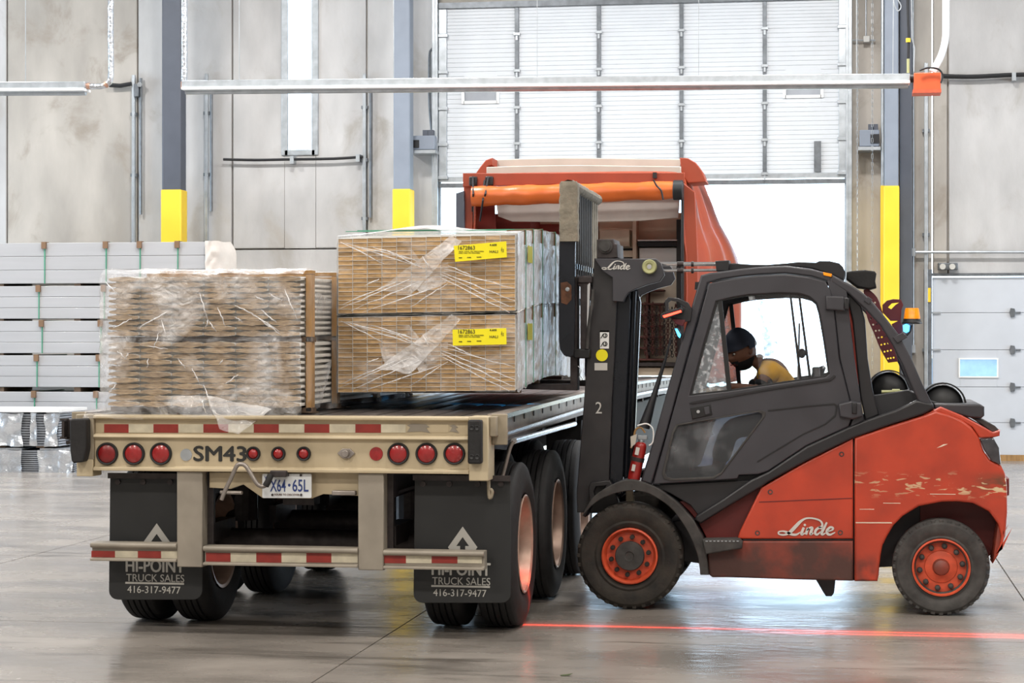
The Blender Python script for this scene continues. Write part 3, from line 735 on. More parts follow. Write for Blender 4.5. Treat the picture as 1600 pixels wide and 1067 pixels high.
def jag(box, m):
    a, b = P(box[0], box[3], YR+.029), P(box[2], box[1], YR+.029)
    pts = [(a.x, a.z), (a.x+.02, a.z+.03), (a.x, b.z-.01), (a.x+.03, b.z), (b.x-.02, b.z-.004), (b.x, b.z-.02), (b.x-.02, (a.z+b.z)/2), (b.x+.005, a.z-.005), (b.x-.05, a.z+.004)]
    MB().prism(pts, YR+.026, YR+.031).build('worn_tape', m, tr)
jag((636, 662, 671, 675), 'bar_grey'); jag((702, 663, 716, 675), 'bar_grey')
pface('reflective_tape', (672, 663, 701, 675.5), YR+.03, 'cream', tr)
def light(px, py, R0, r1, m='lens_red', n='tail_light'):
    c = P(px, py, YR+.02); s = P(px+1, py, YR+.02).x-c.x; R0 *= s; r1 *= s
    o = MB().lathe([(R0, 0), (R0, -.014), (R0*.93, -.022), (r1, -.018), (r1, -.004)], c, 'Y', 32).build(n, 'rubber', tr, smooth=35)
    MB().lathe([(r1, 0), (r1*.96, -.014), (r1*.7, -.021), (r1*.35, -.024), (.0005, -.025)], c, 'Y', 32).build('lens', m, o, smooth=50)
for px, m in ((168, 'lens_dark'), (209.7, 'lens_red'), (252, 'lens_red'), (622.7, 'lens_red'), (666.7, 'lens_red'), (710.2, 'lens_red')): light(px, 708.8, 17, 13.8, m)
for px in (396.3, 435.4, 475): light(px, 708.8, 11, 7.8, n='marker_light')
c = P(587.8, 709, YR+.02); MB().lathe([(.042, 0), (.04, -.006), (.0005, -.008)], c, 'Y', 24).build('round_reflector', 'lens_red', tr, smooth=40)
c = P(291, 710.6, YR+.02); MB().lathe([(.038, 0), (.037, -.004), (.0005, -.005)], c, 'Y', 24).build('round_sticker', 'galv', tr)
c = P(541.5, 708.5, YR+.02)
MB().prism([(c.x-.055, c.z), (c.x-.025, c.z+.03), (c.x+.025, c.z+.03), (c.x+.055, c.z), (c.x+.02, c.z-.03), (c.x-.02, c.z-.03)], YR+.005, YR+.02).cyl(c+Vector((0, -.045, 0)), c, .022, 12).build('air_coupling', 'alu_dull', tr, bev=.003)
text('SM43', 'unit_number', (303, 697.5, 384.5, 720), YR+.019, 'print_black', tr, fat=.004)
# corner posts
def post(pa, pb, lab=None):
    a, b = rx(pa), rx(pb)
    MB().box(min(a, b), max(a, b), YR-.02, YR+.2, rz(748), ZD+.004).build('corner_post', 'cream', tr, bev=.006)
post(733.5, 764)
MB().box(rx(764), rx(775), YR+.01, YR+.2, rz(680), ZD+.004).build('corner_bracket', 'cream_dirty', tr, bev=.006)
def bumper(pa, pb, ya, yb, m='rubber'):
    a, b = rx(pa), rx(pb)
    o = MB().box(a, b, YR-.09, YR-.02, rz(yb), rz(ya)).build('rubber_bumper', m, tr, bev=.012)
    for fx in (.3, .7):
        for z in (rz(ya+12), rz(yb-11)): MB().lathe([(.016, -.002), (.014, -.004), (.0005, .0)], (a+(b-a)*fx, YR-.09, z), 'Y', 12).build('bolt_recess', 'black', o)
bumper(734.5, 756, 653.5, 721)
MB().box(rx(118), rx(146.5), YR-.0, YR+.2, rz(722), ZD+.004).build('corner_post', 'cream_dirty', tr, bev=.008)
MB().box(rx(119.5), rx(145), YR-.0, YR+.16, rz(747.5), rz(720)).build('corner_post', 'cream', tr, bev=.004)
pts = XZ([(117, 654), (142, 653), (142.5, 700), (138, 721), (120, 722), (117, 700)], YR)
plate('rubber_bumper', rnd(pts, .02), 'rubber', tr, YR-.09, YR-.001, bev=.01)
# side rails of the rolling tarp system
def rail(side, n0='side_rail'):
    X = TR if side > 0 else TL
    s = side
    def strip(name, m, prof, y0, y1, n=26):
        mb = MB(); rings = []
        for i in range(n+1):
            y = y0+(y1-y0)*i/n; rings.append([mb.bm.verts.new((X+s*px_, y, ZD+pz_+arch(y))) for px_, pz_ in prof])
        k = len(prof)
        for a, b in zip(rings, rings[1:]):
            for q in range(k): mb.bm.faces.new((a[q], a[(q+1) % k], b[(q+1) % k], b[q]))
        mb.bm.faces.new(rings[0]); mb.bm.faces.new(rings[-1][::-1])
        return mb.build(name, m, tr, smooth=30)
    y0 = YR+.12
    strip('side_rail', 'alu_dull', [(-.05, .012), (.055, .012), (.055, -.005), (.02, -.01), (.02, -.10), (.06, -.105), (.06, -.125), (.02, -.165), (-.05, -.165)], y0, YE)
    strip('rail_lip', 'alu', [(.052, .014), (.064, .014), (.064, -.012), (.052, -.012)], y0, YE)
    strip('rail_ridge', 'alu', [(.056, -.098), (.066, -.098), (.07, -.112), (.056, -.126)], y0, YE)
    for k in range(34):
        y = y0+.16+k*.42
        MB().box(X+s*.018, X+s*.024, y, y+.03, ZD-.06+arch(y), ZD-.02+arch(y)).build('rail_slot', 'black', tr)
    MB().box(X-.02*s, X+s*.075, YR+.09, YR+.125, ZD-.17, ZD+.016).build('rail_end_cap', 'cream_dirty', tr, bev=.006)
rail(1); rail(-1)
MB().box(rx(97), rx(118), YR+.03, YR+.12, rz(690), rz(657)).build('rail_end_cap', 'steel_dark', tr, bev=.01)
MB().box(rx(99), rx(103), YR-.03, YR+.03, rz(686), rz(660)).box(rx(95), rx(106), YR-.02, YR+.02, rz(659), rz(656)).box(rx(95), rx(106), YR-.02, YR+.02, rz(688), rz(685)).build('latch', 'steel_dark', tr)
MB().tube([P(104, 692, YR), P(118, 689, YR)], .012, 6).build('latch_rod', 'steel_dark', tr)
# deck planks, arched
nd = 14; dw = (TR-.05-(TL+.05))/nd; d0 = None
for k in range(nd):
    xa = TL+.05+k*dw+.006; xb = xa+dw-.012
    if d0 is None:
        mb = MB(); rings = []
        for i in range(25):
            y = YR+.14+(YE-YR-.14)*i/24; a = arch(y); rings.append([mb.bm.verts.new(v) for v in ((xa, y, ZD+a-.035), (xb, y, ZD+a-.035), (xb, y, ZD+a-.004), (xb-.02, y, ZD+a), (xa+.02, y, ZD+a), (xa, y, ZD+a-.004))])
        for a, b in zip(rings, rings[1:]):
            for q in range(6): mb.bm.faces.new((a[q], a[(q+1) % 6], b[(q+1) % 6], b[q]))
        mb.bm.faces.new(rings[0]); mb.bm.faces.new(rings[-1][::-1])
        d0 = mb.build('deck_plank', 'deck', tr, smooth=30); zb0 = WL[d0].z; yb0 = WL[d0].y
    else: inst(d0, tr, ((xa+xb)/2, yb0, zb0))
MB().box(TL+.06, TR-.06, YR+.15, YE, ZD-.10, ZD-.045).build('deck_subframe', 'steel_dark', tr)
for xx in (-4.0, -2.82): MB().box(xx-.07, xx+.07, YR+.13, YE, ZD-.5, ZD-.1).build('main_beam', 'steel_dark', tr)
for k in range(8): MB().box(TL+.1, TR-.1, YR+.9+k*1.9, YR+.98+k*1.9, ZD-.2, ZD-.1).build('cross_member', 'steel_dark', tr)
# rear sill below the beam with licence plate
sill = plate('rear_sill', XZ([(327, 738), (562, 738), (562, 775), (505, 772), (487, 779), (410, 778), (393, 766), (380, 757), (360, 764), (327, 762)], YR+.08), 'cream', tr, YR+.08, YR+.11)
MB().cyl(P(345, 769, YR+.06), P(378, 770, YR+.02), .012, 8).build('light_bracket', 'alu_dull', tr)
pface('light_bracket', (521, 766, 558, 773), YR+.07, 'alu_dull', tr, dep=.05, bev=.006)
pl = plate('licence_plate', rnd(XZ([(410, 740), (487, 740), (487, 778), (410, 778)], YR+.03), .01), 'plate_white', tr, YR+.026, YR+.032, bev=.001)
text('X64', 'plate_lettering', (422, 749, 446.5, 768), YR+.025, 'plate_blue', pl, bold=.01)
text('65L', 'plate_lettering', (457, 749, 482, 768), YR+.025, 'plate_blue', pl, bold=.01)
text('YOURS TO DISCOVER', 'plate_slogan', (428, 771.5, 468, 774), YR+.025, 'rust', pl)
MB().sphere(P(452, 758, YR+.027), .01, (1, .3, 1), 8, 6).build('crown', 'plate_blue', pl)
text('Y', 'plate_lettering', (413, 744, 417, 750), YR+.025, 'plate_blue', pl)
for q in ((425.5, 773), (470.5, 773), (470, 742.5)): MB().cyl(P(q[0], q[1], YR+.018), P(q[0], q[1], YR+.028), .008, 8).build('bolt', 'steel_dark', pl)
MB().box(rx(424), rx(450), YR-.04, YR+.03, rz(745), rz(735)).build('plate_lamp', 'steel_dark', tr, bev=.006)
hs = [P(a, b, YR-.08) for a, b in cr([(346, 781), (352, 766), (362, 745), (370, 728), (377, 725), (384, 728), (392, 740), (402, 756), (410, 760), (416, 758)], 4)]
MB().tube(hs, .013, 10).build('air_pipe', 'alu_dull', tr, smooth=60)
MB().tube([P(415, 759, YR-.08), P(419, 752, YR-.08), P(423, 742, YR-.06)], .02, 10).build('pipe_grip', 'rubber', tr, smooth=60)
# underride guard
YU = YR+.02
for a, b in ((277, 317), (560, 600)):
    MB().box(PX(a, YU), PX(b, YU), YU-.01, YU+.10, rz(889), rz(738)).build('guard_upright', 'bar_grey', tr, bev=.006)
    MB().box(PX(b, YU), PX(b+9, YU), YU+.10, YU+.14, rz(860), rz(738)).build('upright_web', 'steel_dark', tr)
MB().tube([P(603, 775, YU+.2), P(648, 760, YU+.4)], .014, 6).tube([P(610, 858, YU+.1), P(613, 775, YU+.2)], .01, 6).build('guard_brace', 'steel_dark', tr)
segs = [((143, 277), (852, 881), [(143, 180, 1), (180, 215.5, 0), (215.5, 252, 1), (252, 277, 0)]),
        ((319, 560), (855, 885), [(322, 360.5, 1), (360.5, 400.6, 0), (400.6, 440, 1), (440, 478.8, 0), (478.8, 518, 1), (518, 559, 0)]),
        ((600, 757), (857, 886), [(600, 634.5, 1), (634.5, 674.5, 0), (674.5, 715, 1), (715, 753, 0)])]
for (a, b), (ya, yb), tp in segs:
    z1, z0 = rz(ya), rz(yb); y = YU
    pr = [(y-.03, z1-.012), (y-.022, z1-.003), (y-.005, z1), (y+.06, z1), (y+.06, z1-.03), (y+.01, z1-.034), (y+.01, z0+.02), (y-.03, z0+.014), (y-.032, z0), (y+.06, z0), (y+.08, z0), (y+.08, z1), (y, z1)]
    pr = [(y-.03, z1-.010), (y-.022, z1-.002), (y-.005, z1), (y+.09, z1), (y+.09, z0), (y-.03, z0), (y-.03, z0+.014), (y+.008, z0+.02), (y+.008, z1-.034), (y-.02, z1-.032), (y-.03, z1-.022)]
    gb = MB().prismx(pr, PX(a, YU), PX(b, YU)).build('guard_bar', 'bar_grey', tr, bev=.003)
    for p, q, r in tp: pface('reflective_tape', (p, ya+9, q, yb-6.5), YU+.008, 'tape_red' if r else 'tape_white', gb, dep=.003)
# mud flaps with print
YM = YR+.17
def flap(box, dx, dy, lift=0):
    x0, y0, x1, y1 = box
    f = plate('mud_flap', XZ([(x0+2, y0), (x1, y0), (x1, y1-14)]+[(x1-14+14*math.cos(t), y1-14+14*math.sin(t)) for t in (0.4, .8, 1.2)]+[(x1-14, y1), (x0+14, y1)]+[(x0+14-14*math.sin(t), y1-14+14*math.cos(t)) for t in (.4, .8, 1.2)]+[(x0, y1-14)], YM), 'flap', tr, YM, YM+.012, bev=.003)
    Y = YM-.001
    tri = XZ([(245+dx, 817.5+dy), (268+dx, 850+dy), (265+dx, 854+dy), (249+dx, 854+dy), (249+dx, 848+dy), (255+dx, 848+dy), (245+dx, 834+dy), (235+dx, 848+dy), (241+dx, 848+dy), (241+dx, 854+dy), (225+dx, 854+dy), (222+dx, 850+dy)], Y)
    plate('arrow_logo', tri, 'print_grey', f, Y-.003, Y, bev=.0005)
    text('HI-POINT', 'flap_lettering', (197+dx, 875+dy, 288+dx, 893+dy), Y, 'print_grey', f, fat=.0025)
    text('TRUCK SALES', 'flap_lettering', (197.5+dx, 898+dy, 288+dx, 908+dy), Y, 'print_grey', f)
    pface('flap_line', (196+dx, 910.5+dy, 287.5+dx, 911.8+dy), Y, 'print_grey', f, dep=.002)
    text('416-317-9477', 'flap_lettering', (199+dx, 916.5+dy, 282+dx, 926+dy), Y, 'print_grey', f)
    pface('flap_hanger', (x0, y0-2, x1, y0+5), YM-.012, 'steel_dark', f, dep=.02)
    for t in (.1, .37, .66, .9):
        c = P(x0+(x1-x0)*t, y0+11, YM); MB().cyl(c-Vector((0, .012, 0)), c, .018, 8).build('flap_bolt', 'steel_dark', f)
flap((170, 742, 316, 937), 0, 0)
flap((646, 745, 798, 942), 478, 5)
# hook and strut at right corner
MB().tube([P(a, b, YR+.1) for a, b in cr([(762, 690), (763, 720), (764, 772), (767, 777), (769, 768), (766, 764)], 4)], .011, 8).build('hook_bar', 'cream_dirty', tr, smooth=60)
MB().tube([P(a, b, YR+.35) for a, b in cr([(803, 689), (797, 700), (789, 730), (781, 757), (773, 767), (768, 766)], 4)], .012, 8).build('flap_strut', 'alu_dull', tr, smooth=60)
MB().tube([P(803, 689, 12.95), Vector((TR+.02, 16.3, ZD-.18))], .02, 8).build('tube_rail', 'alu', tr, smooth=60)
# wheels: three axles, dual tyres
TRW, TW, DG, RT = -2.02, .27, .07, .52
axY = (13.36, 14.88, 16.42)
def tyre_prof(w, r):
    h = w/2; p = [(r*.58, -h*.72), (r*.62, -h*.88), (r*.74, -h), (r*.86, -h*.97), (r*.955, -h*.84), (r*.985, -h*.74)]
    nr = 5
    for k in range(nr):
        a = -h*.72+(h*1.44)*k/nr; b = -h*.72+(h*1.44)*(k+1)/nr
        p += [(r*(.992 if k in (0, 4) else 1), a+.006), (r*(.992 if k in (0, 4) else 1), b-.006)]
        if k < nr-1: p += [(r-.016, b-.003), (r-.016, b+.003)]
    p += [(r*.985, h*.74), (r*.955, h*.84), (r*.86, h*.97), (r*.74, h), (r*.62, h*.88), (r*.58, h*.72)]
    return p
W0 = {}
def dual(side, y, first):
    xo = TRW if side > 0 else -4.60
    for kind in ('outer', 'inner'):
        off = TW/2 if kind == 'outer' else TW*1.5+DG
        xc = xo-side*off; c = Vector((xc, y, RT))
        if kind not in W0:
            wl = thing('wheel', c, None, None); wl.parent = tr; wl.location = c-WL[tr]
            del_ = wl
            t = MB().lathe([(r, a) for r, a in tyre_prof(TW, RT)], c, 'X', 56, close=True).build('tyre', 'rubber', wl, smooth=28)
            d = -.02 if kind == 'inner' else -.02
            rp = [(RT*.6, side*TW*.46), (RT*.585, side*TW*.48), (RT*.56, side*TW*.44), (RT*.545, side*TW*.2), (RT*.53, -side*TW*.2), (RT*.50, -side*(TW*.5)), (RT*.30, -side*(TW*.55)), (.02, -side*TW*.55)]
            if kind == 'inner': rp = [(RT*.6, -side*TW*.46), (RT*.56, -side*TW*.44), (RT*.53, side*TW*.2), (RT*.50, side*(TW*.5)), (RT*.30, side*(TW*.52)), (.02, side*TW*.52)]
            MB().lathe(rp, c, 'X', 48).build('rim', 'rim', wl, smooth=35)
            if kind == 'outer':
                MB().lathe([(.13, -TW*.5), (.13, -TW*.1), (.10, 0), (.09, .05), (.0005, .06)], c, 'X', 24).build('hub', 'alu_dull', wl, smooth=35)
            W0[kind] = (wl, c, t)
        else:
            src, c0, _ = W0[kind]
            r_ = src.copy(); C.objects.link(r_); r_.parent = tr; r_.name = 'wheel'; r_.location = c-WL[tr]
            if side < 0: r_.rotation_euler = (0, 0, PI)
            for ch in list(src.children):
                q = ch.copy(); C.objects.link(q); q.parent = r_; q.name = ch.name.split('.')[0]
for y in axY:
    for s in (1, -1): dual(s, y, None)
for y in axY:
    MB().cyl((-4.2, y, RT), (-2.4, y, RT), .075, 16).build('axle', 'steel_dark', tr, smooth=40)
    for xx in (-4.0, -2.82): MB().box(xx-.05, xx+.05, y-.45, y+.08, RT+.02, RT+.14).cyl((xx, y+.35, RT+.1), (xx, y+.35, ZD-.5), .12, 16).build('suspension_arm', 'steel_dark', tr)
for q, y in ((-3.75, 15.6), (-3.1, 15.6)): MB().cyl((q, y-.5, .95), (q, y+.5, .95), .16, 20).build('air_tank', 'steel_dark', tr, smooth=40)
MB().box(-2.5, -2.22, 20.2, 26.2, .55, 1.16).build('side_skirt', 'flap', tr, bev=.01)
MB().box(-2.5, -2.2, 17.6, 19.8, .75, 1.15).build('tool_box', 'flap', tr, bev=.01)
for s in (-1, 1): MB().box(-3.4+s*.9-.06, -3.4+s*.9+.06, 24.0, 24.12, 0.05, 1.0).box(-3.4+s*.9-.12, -3.4+s*.9+.12, 23.94, 24.18, 0, .05).build('landing_leg', 'steel_dark', tr)
MB().box(-3.5, -3.3, 12.95, 13.1, .78, 1.0).build('spring_brake', 'steel_dark', tr)
# ------------------------------------------------------------------ rolling tarp cover at the front of the deck
YT = 26.8
tc = thing('rolling_tarp', ((TL+TR)/2, YT, ZD), 'bunched orange rolling tarp cover standing on the front of the flatbed trailer', 'tarp cover')
def tp(a, b, Y=YT): q = P(a, b, Y); return (q.x, q.z)
# rear header
plate('header_flap', [tp(*q) for q in ((724, 271), (1070, 270), (1070, 286), (900, 288), (724, 292))], 'tarp_orange', tc, YT-.04, YT-.0, bev=.008)
roll = [P(738, 307, YT-.2), P(800, 306, YT-.2), P(900, 303, YT-.2), P(1000, 300, YT-.2), P(1056, 297, YT-.2)]
n = 40
def rf(u, v):
    p = P(738+(1056-738)*u, 307-10*u, YT-.2); r = .125-.012*u+.006*math.sin(u*30); t = v*2*PI
    q = Vector((0, math.cos(t)*r, math.sin(t)*r)); return p+q*(1+.06*fbm((u*14, math.cos(t)*1.2, math.sin(t)*1.2), 1.4))
MB().grid(rf, 60, 24).build('rolled_tarp', 'tarp_bright', tc, smooth=60)
MB().cyl(P(1052, 297, YT-.2), P(1067, 297, YT-.2), .125, 24).build('roll_end_cap', 'black', tc, smooth=40, bev=.01)
def sag(pts, name, m, Y, bev=.01, dep=.04): return plate(name, [tp(a, b, Y) for a, b in pts], m, tc, Y, Y+dep, bev=bev)
# bows with beige lining, each further forward and a bit higher
for k, (yt, yb, xl, xr, Yk, mm) in enumerate(((258, 271, 760, 1064, YT+.2, 'tarp_beige'), (246.5, 258, 768, 1064, YT+.75, 'tarp_beige'))):
    dy = (Yk-YT)/.25*.0
    a = [tp(*q, Yk) for q in cr([(xl, yt+3), (xl+60, yt+1), (900, yt), (xr-80, yt+1), (xr, yt+2)], 4)]+[tp(*q, Yk) for q in cr([(xr, yb+6), (900, yb+6), (xl, yb+6)], 3)]
    plate('lining_band', a, mm, tc, Yk, Yk+.05, bev=.01)
for pts in ([(742, 273), (750, 261), (759, 250), (769, 246.5), (769, 258), (762, 260), (761, 273)], [(1062, 246.5), (1075, 247), (1087, 254), (1097, 268), (1103, 284), (1075, 286), (1065, 272)]):
    plate('bow_corner', [tp(*q, YT+.35) for q in pts], 'tarp_orange', tc, YT+.35, YT+.95, bev=.01)
# outer orange shell between stations, section outline in (x,z)
def sect(k):
    Y = YT+[0, .5, 1.1, 1.8, 2.6][k]
    ztop = P(900, [274, 271, 257, 258, 264][k], Y).z; lx = TL-.05-.04*k; rxx = TR+.05
    fl = [0.03, .12, .30, .46, .60][k]
    pts = [(lx-.02, ZD+.05), (lx, ZD+1.2), (lx+.02, ztop-.45), (lx+.12, ztop-.12), (lx+.4, ztop), (-3.4, ztop), (rxx-.30, ztop), (rxx-.10, ztop-.07), (rxx-.02+.12*fl, ztop-.3), (rxx+.48*fl, ztop-.8), (rxx+fl*.93, ztop-1.35), (rxx+fl, ZD+.6), (rxx+fl*.95, ZD-.1)]
    return Y, cr(pts, 4)
secs = []
for k in range(5): secs.append(sect(k))
def shell(u, v):
    a = u*(len(secs)-1); i = min(int(a), len(secs)-2); f = a-i
    Y = secs[i][0]*(1-f)+secs[i+1][0]*f; n_ = len(secs[0][1])-1; t = v*n_; j = min(int(t), n_-1); g2 = t-j
    def at_(s): p, q = s[1][j], s[1][j+1]; return Vector((p[0]*(1-g2)+q[0]*g2, p[1]*(1-g2)+q[1]*g2))
    p = at_(secs[i])*(1-f)+at_(secs[i+1])*f
    bul = .05*math.sin(a*PI)**2*(1 if p.x > -3.4 else -1)
    return Vector((p.x+bul*(0 if abs(p.x+3.4) < 1 else 1), Y, p.y+.02*math.sin(a*PI)**2))+Vector((.03, 0, .01))*fbm((v*8, a*2, 3), 1.3)
MB().grid(shell, 32, 66).build('tarp_shell', 'tarp_orange', tc, smooth=60, thick=.02)
sag([(1068, 286), (1086, 300), (1090, 400), (1092, 600), (1066, 600), (1066, 286)], 'right_leg_panel', 'tarp_orange', YT+.02)
sag([(1064, 286), (1068.5, 286), (1068.5, 600), (1064, 600)], 'right_bow_post', 'black', YT-.02)
sag([(724, 290), (738, 290), (739, 600), (724, 600)], 'left_leg_panel', 'tarp_orange', YT+.02)
sag([(739, 318), (772, 316), (775, 360), (778, 600), (739, 600)], 'left_inner_panel', 'tarp_red', YT+.5)
sag([(775, 316), (900, 312), (1062, 308), (1060, 340), (1000, 345), (900, 347), (800, 346), (778, 338)], 'roof_lining', 'tarp_white', YT+.3)
sag([(712, 302), (725, 298), (727, 600), (712, 600)], 'left_post', 'slate_steel', YT-.05, dep=.2)
for (a, b) in (((739, 276), (738, 330)), ((757, 282), (750, 345)), ((763, 276), (752, 330))):
    MB().tube([P(*a, YT-.08), P((a[0]+b[0])/2+1, (a[1]+b[1])/2, YT-.36), P(*b, YT-.1)], .012, 6).build('tarp_strap', 'black', tc)
for px in (740, 765): MB().box(PX(px-5, YT), PX(px+7, YT), YT-.1, YT-.04, PZ(290, YT), PZ(276, YT)).build('strap_buckle', 'black', tc, bev=.01)
MB().box(PX(1021, YT), PX(1027, YT), YT-.1, YT-.04, PZ(282, YT), PZ(273, YT)).build('strap_buckle', 'black', tc)
MB().tube([P(a, b, YT-.36) for a, b in cr([(1021, 281), (1026, 290), (1033, 298), (1036, 312)], 4)], .012, 6).build('tarp_strap', 'black', tc)
# ---- headboard / equipment rack behind the cover opening
hb = thing('headboard_rack', (-3.2, YT+1.9, ZD), 'cream headboard rack with shelves inside the orange tarp cover', 'rack')
YH = YT+1.9
MB().box(TL+.05, TR-.02, YH, YH+.06, ZD, PZ(335, YH)).build('back_panel', 'bulkhead', hb)
MB().box(TL+.05, TL+.55, YH-.9, YH, ZD+.06, PZ(340, YH)).build('left_wing', 'tarp_red', hb)
def hp(box, m, name, dep=.3, bev=.006): return pface(name, box, YH, m, hb, dep=dep, bev=bev)
hp((992, 345, 998, 600), 'bulkhead', 'upright', .32)
hp((1000, 375.5, 1063, 378.5), 'white', 'shelf_edge', .34); hp((1000, 379, 1063, 386.5), 'black', 'shelf', .32)
hp((1001, 388, 1063, 421), 'white', 'locker_door', .2)
hp((940, 360, 986, 386), 'bulkhead', 'locker_door', .2)
hp((965, 388, 993, 404), 'black', 'recess', .02); hp((968, 392, 990, 402), 'bulkhead', 'drawer', .12)
hp((1060, 345, 1067, 600), 'black', 'side_post', .34)
hp((985, 566, 1062, 572), 'steel_dark', 'rail', .3); hp((985, 574, 1062, 586), 'bulkhead', 'lower_board', .2)
hp((760, 350, 935, 380), 'tarp_red', 'upper_board', .05)
hp((840, 575, 930, 582), 'maroon', 'red_board', .3); hp((830, 583, 930, 594), 'steel_dark', 'kick_board', .3); hp((820, 595, 1062, 604), 'bulkhead', 'sill_board', .4)
for y in (453, 474, 491, 508, 525, 542, 560): hp((984, y, 1040, y+3), 'rust_red', 'chain_hook_bar', .3)
for x in (984, 1012): hp((x, 440, x+4, 562), 'rust_red', 'hook_upright', .26)
for k in range(9):
    x = 1008+k*6.0; mb = MB(); L0 = 470+random.random()*14
    for j in range(int((560-L0)/4.3)):
        c = P(x+random.uniform(-.5, .5), L0+j*4.3, YH-.36); d = Vector((.016, 0, 0)) if j % 2 else Vector((.004, .014, 0))
        mb.tube([c+Vector((0, 0, .024))-d*.5, c+Vector((0, 0, .012))+d, c-Vector((0, 0, .012))+d, c-Vector((0, 0, .024)), c-Vector((0, 0, .012))-d, c+Vector((0, 0, .012))-d, c+Vector((0, 0, .024))], .006, 4, cap=False)
    o = mb.build('binding_chain', 'steel_dark' if k % 2 else 'rust_red', None)
    tag(o, '%s binding chain in the headboard rack, %s from the left' % (('rusty', 'grey')[1-k % 2] if 0 else ('rusty', 'grey')[(k+1) % 2], ['leftmost', 'second', 'third', 'fourth', 'fifth', 'sixth', 'seventh', 'eighth', 'ninth'][k]), 'chain', 'binding chains on the headboard rack')
# ================================================================== BOARD PACKS ON THE TRAILER
# --- left stack: two packs of siding boards wrapped in film
YL = 12.78; LX0, LX1 = -4.585, -3.345; LLEN = 3.7
dz = lambda s: .012*s-.002*s*s            # packs follow the arched deck
NB = 6; BW = (LX1-LX0)/NB
def siding_mesh(th):
    "one lens-shaped pair of bevelled siding boards, soft wavy ends"
    mb = MB(); n = 8; h = BW/2-.003
    def sec(y):
        up, dn = [], []
        for i in range(n+1):
            t = -1+2*i/n; wv = .0015*math.sin(t*9+th*900)
            up.append((h*t, th*(.20+.30*(1-abs(t)**1.6))+wv)); dn.append((h*t, -th*(.20+.30*(1-abs(t)**1.6))+wv))
        return up+dn[::-1]
    rings = [[mb.bm.verts.new((x, y, z+dz(y))) for x, z in sec(y)] for y in (0, LLEN*.5, LLEN)]
    k = len(rings[0])
    for a, b in zip(rings, rings[1:]):
        for q in range(k): mb.bm.faces.new((a[q], b[q], b[(q+1) % k], a[(q+1) % k]))
    mb.bm.faces.new(rings[0]); mb.bm.faces.new(rings[-1][::-1])
    bmesh.ops.recalc_face_normals(mb.bm, faces=mb.bm.faces)
    me = bpy.data.meshes.new('board'); mb.bm.to_mesh(me); mb.bm.free(); me.materials.append(MATS['siding']); me.materials.append(MATS['wood_side'])
    for p in me.polygons:
        if p.area > .005 and abs(p.normal.y) < .5: p.material_index = 1
    return me
NR = 11
def board(me, loc, parent):
    o = bpy.data.objects.new('board', me); C.objects.link(o); o.parent = parent; o.location = Vector(loc)-WL[parent]; WL[o] = Vector(loc); return o
